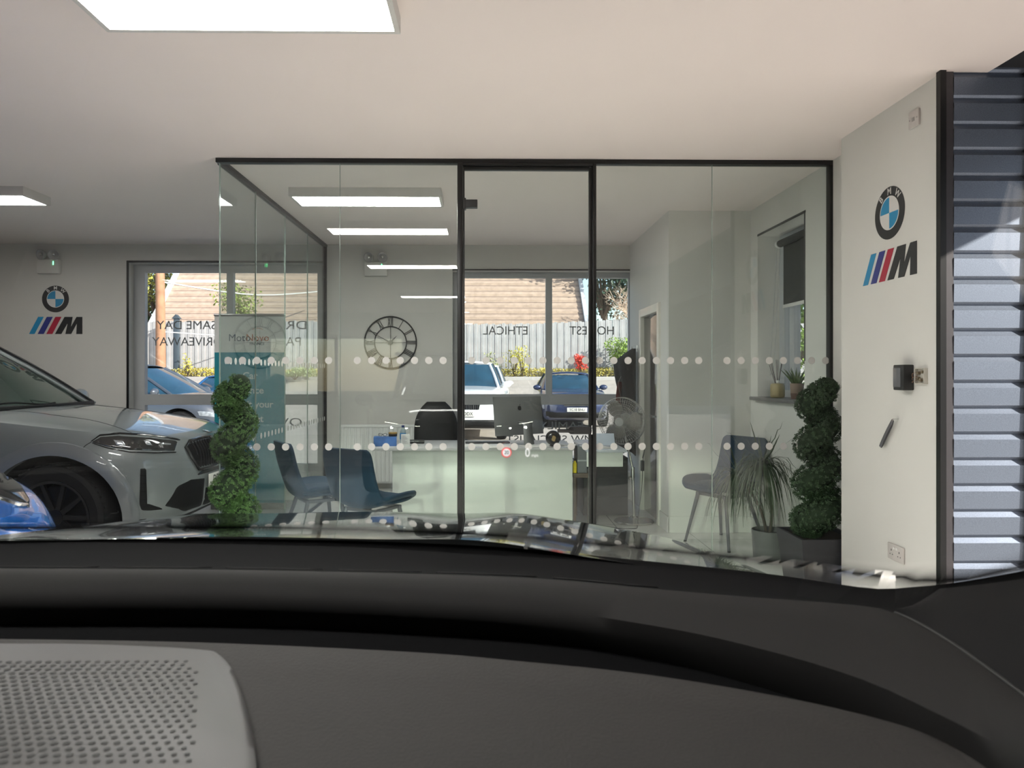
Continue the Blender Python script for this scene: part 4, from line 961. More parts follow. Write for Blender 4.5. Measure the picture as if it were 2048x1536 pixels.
def car_body(par, L, Wd, ztab, crown, zbot, m, wheels, wr, nose=None, tail=None, kb=1.0, name='body', inset_top=.10):
    nose = nose or NOSE; tail = tail or [(0,.5),(.03,.72),(.12,.86),(.4,.94),(1.0,.99)]
    side = [(u, v) for u, v in nose] + [(L*.5, 1.0)] + [(L-u, v) for u, v in tail[::-1]]
    side = [tuple(p)[:2] for p in cr([(u, v, 0) for u, v in side], 5)]
    side = [(max(0, min(L, u)), min(1.0, max(.02, v))) for u, v in side]
    ks = [(0,.10,.03),(.04,.05,.01),(.14,.02,0),(.32,.0,0),(.52,.0,.0),(.70,.012,.01),(.84,.03,.025),(.93,.055,.045),(.98,.08,.065),(1.0,inset_top,.085)]
    mb = MB(); rings = []
    for t_, ins, insu in ks:
        row = []
        for sgn in (-1, 1):
            seq = side if sgn < 0 else side[::-1]
            for u, v in seq:
                zt_ = sm(ztab, u); zb = zbot+(.10 if u < .25 else 0)*(1-t_)*(1-u/.25)
                z = zb+(zt_-zb)*t_; du = insu*kb*max(0, 1-u/.8)*(1 if u < L*.5 else 0); du2 = -insu*kb*max(0, 1-(L-u)/.8)
                row.append(Vector((-(u+du+du2), sgn*(v*Wd-ins*min(1, v*2)), z)))
        rings.append(row)
    mb.grid(rings, closed=True); n = len(side); top = rings[-1]; m_ = 10
    rows = []
    for i in range(n):
        a, b = top[i], top[2*n-1-i]; u = -a.x; c_ = sm(crown, u) if isinstance(crown, list) else crown
        rows.append([a.lerp(b, k/m_)+Vector((0, 0, c_*(1-abs(2*k/m_-1)**2.6))) for k in range(m_+1)])
    mb.grid(rows); bot = rings[0]; mb.grid([[bot[i], bot[2*n-1-i]] for i in range(n)])
    # ends
    mb.add([r[0] for r in rings]+[r[2*n-1] for r in rings[::-1]], [tuple(range(2*len(ks)))]) if 0 else None
    o = mb.build(name, [m, arch_m], par, fixn=True, angle=38)
    bm = bmesh.new(); bm.from_mesh(o.data); bmesh.ops.remove_doubles(bm, verts=bm.verts, dist=1e-4)
    bmesh.ops.holes_fill(bm, edges=[e for e in bm.edges if e.is_boundary]); bmesh.ops.recalc_face_normals(bm, faces=bm.faces); bm.to_mesh(o.data); bm.free()
    bvh0 = BVHTree.FromPolygons([v.co.copy() for v in o.data.vertices], [tuple(p.vertices) for p in o.data.polygons])
    # wheel arches cut out of the body
    if wheels:
        cu = MB()
        for u in wheels:
            for s in (-1, 1): cu.cyl((-u, s*(Wd-.30), wr*.97), (-u, s*(Wd+.2), wr*.97), wr+.075, n=48, mi=1)
        cu.add([], []); co = cu.build('cutter', [arch_m, arch_m], None, smooth=False)
        for p in co.data.polygons: p.material_index = 1
        md = o.modifiers.new('b', 'BOOLEAN'); md.operation = 'DIFFERENCE'; md.object = co; md.solver = 'EXACT'
        wm = o.matrix_world.copy(); co.parent = par
        bpy.context.view_layer.update()
        me = bpy.data.meshes.new_from_object(o.evaluated_get(bpy.context.evaluated_depsgraph_get()))
        o.modifiers.clear(); old = o.data; o.data = me; bpy.data.meshes.remove(old)
        bpy.data.objects.remove(co)
        me.polygons.foreach_set('use_smooth', [True]*len(me.polygons)); me.set_sharp_from_angle(angle=math.radians(38))
    return o, bvh0
def patch(name, m, top, bot, rayf, bvh, par, nx=18, ny=6, off=.006, smooth=True):
    """strip between an upper and a lower curve, laid on the body surface with a small thickness"""
    def at(curve, t):
        k = t*(len(curve)-1); i = min(int(k), len(curve)-2); f = k-i
        return (curve[i][0]+(curve[i+1][0]-curve[i][0])*f, curve[i][1]+(curve[i+1][1]-curve[i][1])*f)
    rows = []; last = None
    for j in range(ny+1):
        row = []
        for i in range(nx+1):
            a, b = at(top, i/nx), at(bot, i/nx); s = j/ny
            o_, d_ = rayf(a[0]+(b[0]-a[0])*s, a[1]+(b[1]-a[1])*s)
            h = bvh.ray_cast(o_, d_)
            if h[0] is None:
                h = bvh.find_nearest(o_+d_*(last if last else 3)); q, n_ = h[0], h[1]
            else: q, n_ = h[0], h[1]; last = h[3]
            if n_.dot(d_) > 0: n_ = -n_
            e = off if 0 < j < ny and 0 < i < nx else -.004
            row.append(q+n_*e)
        rows.append(row)
    mb = MB(); mb.grid(rows); return mb.build(name, m, par, angle=60)
def glasshouse(par, uA, uR, zt_, roof_z, rA, rR, Wd, m, crown=.05, pill=.035, name_roof='roof', cg=None):
    cglass = cg or globals()['cglass']
    """windows, pillars and roof above the belt line"""
    bz = lambda u: sm(zt_, u)
    B = [(uA, .80*Wd), (uA+.35, .90*Wd), (uR-.4, .90*Wd), (uR, .74*Wd)]; T_ = [(uA+rA, .60*Wd), (uA+rA+.25, .66*Wd), (uR-rR-.25, .66*Wd), (uR-rR, .56*Wd)]
    rz = [roof_z-.035, roof_z, roof_z-.01, roof_z-.06]
    def wall(P, n=6): return P
    b = [[Vector((-u, s*v, bz(u)+.005)) for u, v in B] for s in (-1, 1)]; t_ = [[Vector((-u, s*v, rz[i])) for i, (u, v) in enumerate(T_)] for s in (-1, 1)]
    def panel(name, a0, a1, c0, c1, bow, m_, nx=8, ny=5, axis=None):
        mb = MB(); rows = []
        for j in range(ny+1):
            v = j/ny; row = []
            for i in range(nx+1):
                u = i/nx; p = a0.lerp(a1, u).lerp(c0.lerp(c1, u), v); w_ = (1-(2*u-1)**2); p = p+axis*bow*w_+Vector((0, 0, .02*math.sin(PI*v))); row.append(p)
            rows.append(row)
        mb.grid(rows); return mb.build(name, m_, par, angle=80)
    ws = panel('windscreen', b[0][0], b[1][0], t_[0][0], t_[1][0], .13, cglass, axis=Vector((1, 0, 0)), nx=14)
    panel('rear_window', b[0][3], b[1][3], t_[0][3], t_[1][3], .08, cglass, axis=Vector((-1, 0, 0)))
    for k, s in enumerate((-1, 1)):
        for i, nm in ((0, 'side_window'), (1, 'side_window'), (2, 'side_window')): panel(nm, b[k][i], b[k][i+1], t_[k][i], t_[k][i+1], .012, cglass, axis=Vector((0, s, 0)))
        mid0 = b[k][1].lerp(b[k][2], .48); mid1 = t_[k][1].lerp(t_[k][2], .45)
        mb = MB(); o_ = Vector((0, s*.012, 0)); mb.tube([mid0+o_, mid1+o_], .035, 8); mb.build('door_pillar', trimb, par)
        mb = MB(); mb.tube([b[k][0]+Vector((.02,0,0)), b[k][0].lerp(t_[k][0], .5)+Vector((0, 0, .025)), t_[k][0]], pill, 8); mb.build('front_pillar', m, par)
        mb = MB(); mb.tube([b[k][3], b[k][3].lerp(t_[k][3], .5)+Vector((0, 0, .02)), t_[k][3]], .06, 8); mb.build('rear_pillar', m, par)
        mb = MB(); c = b[k][0].lerp(b[k][1], .55)+Vector((-.02, s*.13, .06)); mb.ball(c, .1, 14, sc=(.65, 1.15, .75)); mb.cyl(c-Vector((0, s*.16, .05)), c, .02, n=8); mb.build('door_mirror', m, par)
    mb = MB(); rows = []
    for i in range(4):
        a, c = t_[0][i], t_[1][i]; rows.append([a.lerp(c, k/12)+Vector(((.09 if i == 0 else -.05 if i == 3 else 0)*(1-(2*k/12-1)**2), 0, crown*(1-(2*k/12-1)**2)+.004)) for k in range(13)])
    mb.grid(rows); mb.build(name_roof, m, par, solid=.02, angle=60)
    return ws
def front_ray(y, z): return Vector((3, y, z)), Vector((-1, 0, 0))
def plate(par, s, x, z, w_=.52, h_=.11, y=0, m=plate_m, face=1):
    mb = MB(); mb.bbox((x, y-w_/2, z-h_/2), (x+.012, y+w_/2, z+h_/2), .003); o = mb.build('number_plate', m, par)
    M = Matrix.Translation((x+.0125, y, z)) @ Matrix.Rotation(PI/2, 4, 'Z') @ Matrix.Rotation(PI/2, 4, 'X')
    text(s, .095, 'plate_lettering', st_black, o, M, .0006, bold=.0015, sx=.92); return o
def simple_car(kind, label, x, y, rz, paint, L=4.5, Wd=.92, ztab=None, roof=1.45, uA=1.25, uR=3.9, rA=.75, rR=.6, wr=.33, plate_s='YC18 ODX', grille='bars', zb=.2, group=None, crown=.05, lamp_z=None, li=.38):
    t = thing(kind, label, 'car', (x, y, 0), rz, group)
    ztab = ztab or [(0, .72), (.3, .82), (1.2, .98), (1.6, 1.0), (L-.6, 1.02), (L, .9)]
    o, bvh = car_body(t, L, Wd, ztab, crown, zb, paint, (.85, L-.9), wr)
    glasshouse(t, uA, uR, ztab, roof, rA, rR, Wd, paint)
    for u in (.85, L-.9):
        for s in (-1, 1): wheel(t, -u, s*(Wd-.13), wr, .22, 10, mat('silver_alloy', (.35, .35, .36), .3, .8), side=-s if True else s)
    zt0 = ztab[0][1]; lz = lamp_z or zt0-.10
    for s in (-1, 1):
        patch('headlight', mat('clear_headlamp', (.30, .33, .36), .08, spec=.9, var=.5, scale=20), [(s*.48*Wd, lz+.03), (s*.7*Wd, lz+.06), (s*.93*Wd, lz+.10)], [(s*.48*Wd, lz-.05), (s*.7*Wd, lz-.06), (s*.93*Wd, lz-.0)], front_ray, bvh, t)
        patch('air_intake', matb, [(s*.55*Wd, .42), (s*.85*Wd, .46)], [(s*.5*Wd, .30), (s*.85*Wd, .30)], front_ray, bvh, t)
    g = patch('grille', matb, [(-.44*Wd, lz+.02), (.44*Wd, lz+.02)], [(-.36*Wd, lz-.2), (.36*Wd, lz-.2)], front_ray, bvh, t)
    mb = MB()
    if grille == 'bars':
        for k in range(19):
            y_ = -.36*Wd+.72*Wd*k/18; mb.box((.0, y_-.004, lz-.18), (.010, y_+.004, lz+.01))
    else:
        for k in range(5): mb.box((.0, -.36*Wd, lz-.17+k*.038), (.016, .36*Wd, lz-.162+k*.038))
    mb.build('grille_bars', mat('chrome_bars', (.55, .56, .58), .2, .9), g)
    patch('lower_intake', matb, [(-.8*Wd, li), (.8*Wd, li)], [(-.8*Wd, .27), (.8*Wd, .27)], front_ray, bvh, t, off=.02)
    plate(t, plate_s, .015, max(.47, lz-.27)); return t, bvh
# ------------------------------------------------------------------ grey sports utility car inside the showroom
greyp_ = mat('brooklyn_grey_paint', (0.20, 0.222, 0.225), 0.28, .15, coat=1.0, var=0)
NX_, NYc = -2.24, 6.0
suv = thing('grey_suv', 'pale grey sports utility car with black grille parked inside at the left', 'car', (NX_, NYc, 0))
ZT = [(0, .90), (.12, .93), (.35, .975), (.9, 1.04), (1.5, 1.11), (1.7, 1.13), (4.3, 1.15), (4.9, 1.05)]
sn = [(0,.04),(.006,.2),(.03,.42),(.09,.60),(.19,.75),(.33,.86),(.52,.935),(.72,.975),(1.1,1.0)]
Ws = .99
body, bvS = car_body(suv, 4.9, Ws, ZT, [(0, .01), (.4, .035), (1.0, .05), (1.6, .04), (4.9, .03)], .24, greyp_, (.82, 3.85), .385, nose=sn, inset_top=.13)
ws = glasshouse(suv, 1.50, 4.5, ZT, 1.68, .80, 1.2, Ws, greyp_, cg=glass('green_tinted_car_glass', (.50, .62, .58), .20))
for u in (.82, 3.85):
    for s in (-1, 1): wheel(suv, -u, s*(Ws-.145), .382, .28, 10, side=-s)
O = Vector((NX_, NYc, 0))
def cray(px, py): return EYE - O, ray(px, py).normalized()
def mir(o):          # the same part on the far side of the car
    me = o.data.copy(); me.transform(Matrix.Diagonal((1, -1, 1, 1))); me.flip_normals(); c = bpy.data.objects.new(o.name.split('.')[0], me); C.objects.link(c); c.parent = o.parent; return c
def P(name, m, top, bot, nx=18, ny=6, off=.006, both=True, par=suv):
    o = patch(name, m, top, bot, cray, bvS, par, nx, ny, off)
    if both: mir(o)
    return o
# arch lip
arch_cl = mat('grey_paint_arch', (0.185, 0.20, 0.21), 0.3, .15, coat=1.0, var=0)
for u in (.82, 3.85):
    for s in (-1, 1):
        mb = MB(); rows = []
        for k in range(29):
            a = PI*(-.06)+PI*1.12*k/28; row = []
            for r, yy in ((.458, Ws-.06), (.455, Ws+.008), (.50, Ws+.013), (.545, Ws+.006), (.55, Ws-.03)):
                row.append(Vector((-u+math.cos(a)*r, s*yy, .375+math.sin(a)*r)))
            rows.append(row)
        # keep the lip on the body where the nose curves in
        for row in rows:
            for i, p in enumerate(row):
                h = bvS.ray_cast(Vector((p.x, s*3, p.z)), Vector((0, -s, 0)))
                if h[0] is not None and p.z > .27: p.y = h[0].y + s*(-.06, .016, .02, .014, -.006)[i]
        mb.grid(rows); mb.build('wheel_arch_lip', arch_cl, suv, angle=50)
hl = P('headlight', lampc, [(183,884),(200,872),(240,868),(300,871),(362,881)], [(183,884.5),(215,895),(260,904),(310,905),(352,904)], 24, 6, .004)
mb = MB()
P('headlight_surround', trimb, [(180,883),(200,868.5),(240,865.5),(300,868.5),(366,879)], [(182,884.5),(200,872.5),(240,869),(300,872),(362,882)], 24, 3, .009)
P('headlight_surround', trimb, [(181,884),(215,894),(260,902.5),(310,903.5),(356,902)], [(182,886.5),(215,898),(260,906),(310,907.5),(354,906)], 24, 3, .009)
lamp_w = mat('lamp_reflector', (.55, .57, .60), .15, .6, var=0)
for a, b in (((222,876,247,880),(232,893,256,896)), ((284,878,300,881),(292,892,306,893)), ((318,884,345,887),(318,890,344,891))):
    P('lamp_lens', lamp_w, [(a[0],a[1]),(a[2],a[3])], [(b[0],b[1]),(b[2],b[3])], 6, 4, .007)
# kidney grille, both halves
def kid(u0=0): pass
def fr(y, z): return Vector((3, y, z)), Vector((-1, 0, 0))
for s in (-1, 1):
    k_ = patch('kidney_grille', matb, [(s*.06, .885), (s*.2, .885), (s*.40, .875), (s*.47, .84)], [(s*.06, .665), (s*.2, .655), (s*.37, .66), (s*.44, .76)], fr, bvS, suv, 18, 8, .004)
    mb = MB()
    for q in range(9):
        yy = s*(.085+.04*q); pts = []
        for j in range(7):
            z = .67+.205*j/6; h = bvS.ray_cast(Vector((3, yy, z)), Vector((-1, 0, 0)))
            if h[0] is not None and not (q == 8 and j < 3): pts.append(h[0]+Vector((.020+.012*math.sin(PI*j/6), 0, 0)))
        mb.tube(pts, .0075, 6)
    mb.build('grille_slats', trimb, k_)
    mb = MB(); oc = [(s*.055,.89),(s*.2,.892),(s*.40,.882),(s*.475,.84),(s*.445,.755),(s*.375,.652),(s*.2,.648),(s*.055,.66)]; pts = []
    for i in range(len(oc)):
        a, b = oc[i], oc[(i+1) % len(oc)]
        for f in (0, .33, .66):
            h = bvS.ray_cast(Vector((3, a[0]+(b[0]-a[0])*f, a[1]+(b[1]-a[1])*f)), Vector((-1, 0, 0))); 
            if h[0] is not None: pts.append(h[0]+Vector((.012, 0, 0)))
    mb.tube(pts, .011, 6, closed=True); mb.build('grille_surround', trimb, k_)
# vertical slots, lower intakes
P('side_vent', matb, [(279,935),(294,934)], [(276,1014),(297,1012)], 4, 14, .005)
P('side_vent', matb, [(277,1008),(297,1006),(326,1017)], [(282,1022),(300,1023),(327,1019)], 10, 4, .006)
for y0_ in (950, 966, 982, 998): P('vent_rib', trimb, [(278,y0_),(294,y0_)], [(278,y0_+2),(294,y0_+2)], 4, 2, .010)
for s in (-1, 1):
    patch('lower_intake', matb, [(s*.26,.58),(s*.46,.60),(s*.60,.56)], [(s*.30,.33),(s*.50,.33),(s*.70,.42)], fr, bvS, suv, 12, 8, .006)
patch('lower_intake', matb, [(-.28,.50),(.28,.50)], [(-.32,.33),(.32,.33)], fr, bvS, suv, 10, 6, .007)
patch('upper_intake', trimb, [(-.3,.645),(.3,.645)], [(-.5,.60),(.5,.60)], fr, bvS, suv, 10, 3, .006)
patch('front_splitter', matb, [(-.8,.30),(-.4,.31),(.4,.31),(.8,.30)], [(-.8,.25),(-.4,.25),(.4,.25),(.8,.25)], fr, bvS, suv, 20, 3, .02)
plate(suv, 'DP72 KXF', .012, .545)
# shut lines
def line(name, pts, m, r=.003, both=True):
    mb = MB(); out = []
    for x_, y_ in [tuple(p)[:2] for p in cr([(a, b, 0) for a, b in pts], 5)]:
        o_, d_ = cray(x_, y_); h = bvS.ray_cast(o_, d_)
        if h[0] is not None: out.append(h[0])
    if len(out) > 2:
        mb.tube(out, r, 5); o = mb.build(name, m, suv)
        if both: mir(o)
gap = mat('panel_gap', (0.015, 0.016, 0.017), .8, var=0)
line('bonnet_gap', [(2,821),(60,824),(120,832),(180,840),(230,853),(268,868)], gap)
line('bumper_gap', [(183,884),(170,892),(160,905)], gap)
line('wing_gap', [(236,1022),(234,1026),(205,1027)], gap)
P('parking_sensor', arch_cl, [(246,976),(254,976)], [(246,983),(254,983)], 4, 4, .004); 
# bonnet badge
h = bvS.ray_cast(Vector((-.10, 0, 3)), Vector((0, 0, -1)))
if h[0] is not None:
    n_ = h[1] if h[1].z > 0 else -h[1]; q = Vector((0, 0, 1)).rotation_difference(n_).to_matrix().to_4x4()
    roundel(Matrix.Translation(h[0]+n_*.003) @ q @ Matrix.Rotation(PI/2, 4, 'Z'), .041, None, suv)
# sun strip with stickers on the windscreen
bpy.context.view_layer.update()
wsb = BVHTree.FromPolygons([v.co.copy() for v in ws.data.vertices], [tuple(p.vertices) for p in ws.data.polygons])
def WP(name, m, top, bot, nx, ny, off): 
    try: return patch(name, m, top, bot, cray, wsb, suv, nx, ny, off)
    except Exception as e: print('WP', e)
def wline(v0, v1, u0, u1):     # region of the windscreen in its own grid, v up, u across
    vs = [x.co for x in ws.data.vertices]; nx = 15
    def g(u, v):
        fu, fv = u*14, v*5; i, j = min(int(fu), 13), min(int(fv), 4); fu -= i; fv -= j
        return vs[j*nx+i].lerp(vs[j*nx+i+1], fu).lerp(vs[(j+1)*nx+i].lerp(vs[(j+1)*nx+i+1], fu), fv)
    return g, v0, v1, u0, u1
def wpatch(name, m, u0, u1, v0, v1, off=.006, skew=0, nx=12, ny=3):
    g = wline(0, 0, 0, 0)[0]; n_ = Vector((.55, 0, .83)); rows = []
    for j in range(ny+1):
        rows.append([g(min(1, max(0, u0+(u1-u0)*i/nx+skew*j/ny)), v0+(v1-v0)*j/ny)+n_*off for i in range(nx+1)])
    mb = MB(); mb.grid(rows); return mb.build(name, m, suv, solid=.001, angle=80)
mb = MB(); g = wline(0,0,0,0)[0]
mb.tube([g(k/20*.94+.03, .015)+Vector((.03, 0, .012)) for k in range(21)], .022, 8); mb.build('windscreen_cowl', matb, suv)
mb = MB(); mb.tube([g(.97, k/8)+Vector((.02, .01, .03)) for k in range(9)], .011, 6); mb.build('windscreen_seal', trimb, suv)
mb = MB(); mb.tube([g(.1+.4*k/6, .04+.02*math.sin(k))+Vector((.03, 0, .03)) for k in range(7)], .007, 6); mb.build('wiper', matb, suv)

# ------------------------------------------------------------------ blue car, only its front corner in view
bluep = mat('bright_blue_paint', (0.005, 0.12, 0.50), 0.22, .2, coat=1.0, var=0)
bzt = [(0, .74), (.2, .83), (.5, .91), (1.2, .98), (1.6, .94), (3.9, .96), (4.4, .85)]
blue = thing('blue_car', 'bright blue car whose front corner shows at the left edge', 'car', (-1.94, 3.02, 0), math.radians(4))
bb, bvB = car_body(blue, 4.4, .90, bzt, .05, .2, bluep, (.85, 3.5), .33, nose=[(0,.04),(.01,.25),(.05,.45),(.15,.62),(.30,.77),(.50,.88),(.75,.95),(1.1,1.0)])
glasshouse(blue, 1.3, 4.0, bzt, 1.42, .8, .7, .9, bluep)
for u in (.85, 3.5):
    for s in (-1, 1): wheel(blue, -u, s*.78, .33, .22, 10, side=-s)
for s in (-1, 1):
    patch('air_intake', matb, [(s*.45,.42),(s*.8,.45)], [(s*.45,.28),(s*.8,.28)], fr, bvB, blue, 10, 5, .006)
patch('grille', matb, [(-.36,.60),(.36,.60)], [(-.3,.40),(.3,.40)], fr, bvB, blue, 12, 6, .006)
plate(blue, 'LK19 OVB', .01, .38)
bpy.context.view_layer.update(); MI = blue.matrix_world.inverted()
def cray_b(px, py): return MI @ EYE, (MI.to_3x3() @ ray(px, py)).normalized()
for nm, m_, a, b, of in (('headlight', lampc, [(-60,925),(-20,930),(15,942),(42,966),(62,1006)], [(-60,985),(-20,990),(12,1000),(36,1008),(58,1012)], .006), ('headlight_rim', chrome, [(-60,985),(-20,990),(12,1000),(36,1008),(60,1011)], [(-60,989),(-20,994),(12,1004),(36,1012),(60,1015)], .012)):
    mir(patch(nm, m_, a, b, cray_b, bvB, blue, 20, 6, of))

# ------------------------------------------------------------------ the car park outside
GZ = 0.0
mb = MB(); mb.grid([[Vector((x, y, z)) for x in (-45, -20, -5, 10, 40)] for y, z in ((8.2, -.02), (20.5, 0.0), (26.2, 1.18), (27.0, 1.2))])
mb.add([(-45, 8.2, -.3), (40, 8.2, -.3), (40, 8.2, -.02), (-45, 8.2, -.02)], [(0,1,2,3)])
tarm = mat('sunlit_tarmac', (0.47, 0.415, 0.37), 0.9, var=.12, scale=3)
struct('ground', mb, tarm, smooth=False)
mb = MB(); mb.box((2.351, -30, -.12), (40, 8.2, -.02)); mb.box((-30, -30, -.12), (2.65, -8.3, -.02)); struct('forecourt', mb, mat('pale_concrete', (0.58, 0.54, 0.50), 0.9, var=.08, scale=2), smooth=False)
kerbm = mat('kerb_concrete', (0.42, 0.40, 0.39), .9)
mb = MB(); mb.bbox((-30, 26.5, 1.1), (25, 26.7, 1.32), .02); struct('kerb', mb, kerbm)
mb = MB(); mb.grid([[Vector((x, y, z)) for x in (-45, -20, 0, 20, 40)] for y, z in ((26.6, 1.25), (28.0, 1.36), (60, 1.4))]); struct('planting_bed', mb, mat('bark_soil', (.22, .16, .10), .95, var=.3), smooth=False)
# fence
fy = 27.6
fm = band_mat('weathered_fence_board', (0.44, 0.435, 0.445), (0.26, 0.26, 0.27), .135, 'X', .85, .22, 3.0)
mb = MB(); fx0, fx1 = X(291, fy), 16.0; n = int((fx1-fx0)/.135)
for i in range(n):
    x = fx0+i*.135; zt_ = Zq(645, fy)+.06*math.sin(i*.05)+max(0, x-2)*.03+.012*((i*7) % 5-2); yy = fy+(.02 if i % 2 else 0)
    mb.box((x, yy, 1.2), (x+.128, yy+.02, zt_))
t = thing('board_fence', 'long weathered grey timber fence across the back of the car park', 'fence', (0, 0, 0))
mb.build('fence_boards', fm, t, smooth=False)
mb = MB(); mb.box((fx0, fy+.045, 1.6), (fx1, fy+.09, 1.7)); mb.box((fx0, fy+.045, 2.9), (fx1, fy+.09, 3.0)); mb.build('fence_rail', fm, t, smooth=False)
mb = MB(); mb.bbox((X(287, fy)-.02, fy-.06, 1.2), (X(291, fy)+.02, fy+.04, 3.5), .01); mb.build('end_post', mat('new_yellow_timber', (.60, .36, .06), .8), t)
d = 26.9
mb = MB(); mb.bbox((X(351, d)-.08, d, 1.2), (X(351, d)+.1, d+.16, Zq(636, d)), .02); mb.prism([(X(351, d)-.14, Zq(638, d)), (X(351, d)+.16, Zq(638, d)), (X(351, d)+.01, Zq(632, d)+.05)], d-.03, d+.2)
o = mb.build('timber_post', mat('dark_stained_post', (.05, .07, .09), .8)); tag(o, 'dark post with a pointed cap standing in front of the fence', 'post')
d = 24.5
t = thing('telegraph_pole', 'orange brown wooden telegraph pole with wires in front of the fence', 'pole', (X(322, d), d, .9))
mb = MB(); mb.cyl((0, 0, -.1), (-.06, 0, 8), .17, .12, 14); mb.build('pole_shaft', mat('creosoted_wood', (.36, .19, .11), .8, var=.25, scale=4), t)
mb = MB(); mb.tube(cr([(0, -.1, Zq(565, d)-.9), (2.2, 3.5, Zq(571, d)-.85), (4.4, 7.8, 4.35)], 6), .03, 5); mb.tube(cr([(0, -.1, Zq(664, d)-.9), (1.5, 1.5, Zq(667, d)-.9), (2.6, 3.0, Zq(668, d)-.9)], 5), .018, 5); mb.build('wire', mat('pale_cable', (.65, .65, .65), .6), t)
# house with the big tiled roof
hy = 32.0; hx0 = X(292, hy); hx1 = X(1177, hy); ez = 3.1
t = thing('tiled_house', 'house with a very large pale brown tiled roof behind the fence', 'house', (0, 0, 0))
rm = band_mat('clay_roof_tile', (0.45, 0.335, 0.26), (0.20, 0.14, 0.11), .30, 'Z', .85, .38, 5.0)
mb = MB(); D = 9.0; k = 0; rows = []
z = 0
while z < D-.2:       # stepped tile courses
    rows += [[Vector((hx0+(hx1-hx0)*i/60, hy+z, ez+z+.05)) for i in range(61)], [Vector((hx0+(hx1-hx0)*i/60, hy+z+.30, ez+z+.30)) for i in range(61)]]; z += .30
mb.grid(rows); mb.build('tiled_roof', rm, t, smooth=False)
mb = MB(); mb.prism([(hy, ez-.02), (hy+D, ez+D), (hy+2*D, ez-.02)], hx0+.1, hx1-.1, fn=lambda u, v, w_: (w_, u, v)); mb.build('gable_wall', mat('render_wall', (.45, .42, .38), .9), t, smooth=False)
mb = MB(); mb.box((hx0+.2, hy+.3, 1.0), (hx1-.2, hy+2*D-.3, ez)); mb.build('house_wall', mat('brick_wall', (.30, .16, .11), .9, var=.2), t, smooth=False)
mb = MB()
for x in (hx0, hx1): mb.prism([(hy-.1, ez-.1), (hy+D, ez+D+.05), (hy+D, ez+D+.28), (hy-.1, ez+.16)], x-.09, x+.09, fn=lambda u, v, w_: (w_, u, v))
mb.build('verge_board', mat('pale_verge', (.55, .58, .62), .7), t, smooth=False)
# trees and shrubs
def tree(name, label, x, y, z0, z1, r, m, n=2600, ls=.16, group=None, cat='tree', trunk=True, sc=(1, 1, 1), core=None):
    t = thing(name, label, cat, (x, y, z0), 0, group)
    mb = MB(); h = z1-z0; cl = [(Vector((random.uniform(-.6, .6)*r, random.uniform(-.5, .5)*r, h*(.45+.5*random.random()))), r*random.uniform(.35, .6)) for _ in range(14)] if trunk else [(Vector((random.uniform(-.4, .4)*r, random.uniform(-.3, .3)*r, h*random.uniform(.2, .8))), r*random.uniform(.5, .8)) for _ in range(8)]
    for i in range(n):
        c, q = random.choice(cl); dd = rnd_dir(); p = c+Vector((dd.x*q, dd.y*q, dd.z*q*(1 if trunk else h*.35/max(q, .01)*.6)))*random.uniform(.55, 1.0)
        if p.z < .02: p.z = random.random()*.1
        leaf(mb, p, (dd+rnd_dir()).normalized(), ls*random.uniform(.6, 1.3), .6)
    mb.build('foliage', m, t, smooth=False)
    mb = MB()
    if trunk:
        mb.tube([(0, 0, -.1), (.05*r, 0, h*.4), (0, 0, h*.8)], [.16, .12, .05], 8)
        for c, q in cl[:8]: mb.tube([(0, 0, h*.35), c*.6+Vector((0, 0, h*.15)), c], [.07, .05, .02], 6)
    else:
        for c, q in cl: mb.tube([(0, 0, -.05), c*.5, c], [.02, .015, .006], 5)
    mb.build('branches', mat('tree_bark', (.12, .09, .07), .9), t)
    return t
tg1 = leafm('yellow_green_leaf', (.30, .30, .05), .4, 2); tg2 = leafm('mid_green_leaf', (.09, .17, .04), .5, 2); tg3 = leafm('dark_green_leaf', (.02, .05, .025), .5, 2)
tree('broadleaf_tree', 'yellow green tree behind the telegraph pole at the left window edge', X(316, 37), 37, 1.3, 9.0, 2.7, tg1, 5200, .17, 'trees beyond the fence')
tree('broadleaf_tree', 'darker green tree low behind the left end of the fence', X(285, 40), 40.5, 1.3, 8.0, 2.6, tg2, 4200, .17, 'trees beyond the fence')
tree('evergreen_tree', 'dark evergreen tree right of the tiled roof', X(1212, 34), 35, 1.3, 9.5, 2.6, tg3, 5200, .2, 'trees beyond the fence')
tree('evergreen_tree', 'second dark evergreen at the far right of the back window', X(1290, 42), 43, 1.3, 10, 3.0, tg3, 4200, .2, 'trees beyond the fence')
tree('leafy_shrub', 'green climbing shrub rising in front of the roof between the window panes', X(478, 28.6), 28.6, 1.35, 5.0, 1.25, leafm('fresh_leaf', (.24, .30, .06), .4, 2), 1700, .13, None, 'shrub')
def bare(mb, p, dd, l, r, dep):
    q = p+dd*l; mb.tube([p, p.lerp(q, .5)+rnd_dir()*l*.06, q], [r, r*.8, r*.6], 4)
    if dep:
        for _ in range(4): bare(mb, p.lerp(q, random.uniform(.45, 1)), (dd+rnd_dir()*.85).normalized(), l*random.uniform(.55, .75), r*.55, dep-1)
t = thing('bare_tree', 'leafless pale twiggy tree beside the right end of the roof', 'tree', (X(1258, 31), 31, 1.3))
mb = MB(); bare(mb, Vector((0, 0, 0)), Vector((0, 0, 1)), 2.2, .10, 5); mb.build('branches', mat('pale_twig', (.70, .54, .42), .8), t)
def bush(name, label, px, py0, py1, r, m, d=26.9, n=700, ls=.08):
    z0, z1 = max(1.26, Zq(py1, d)), Zq(py0, d); return tree(name, label, X(px, d), d, z0, z1, r, m, n, ls, None, 'shrub', trunk=False)
yl = leafm('yellow_leaf', (.55, .50, .07), .35, 6)
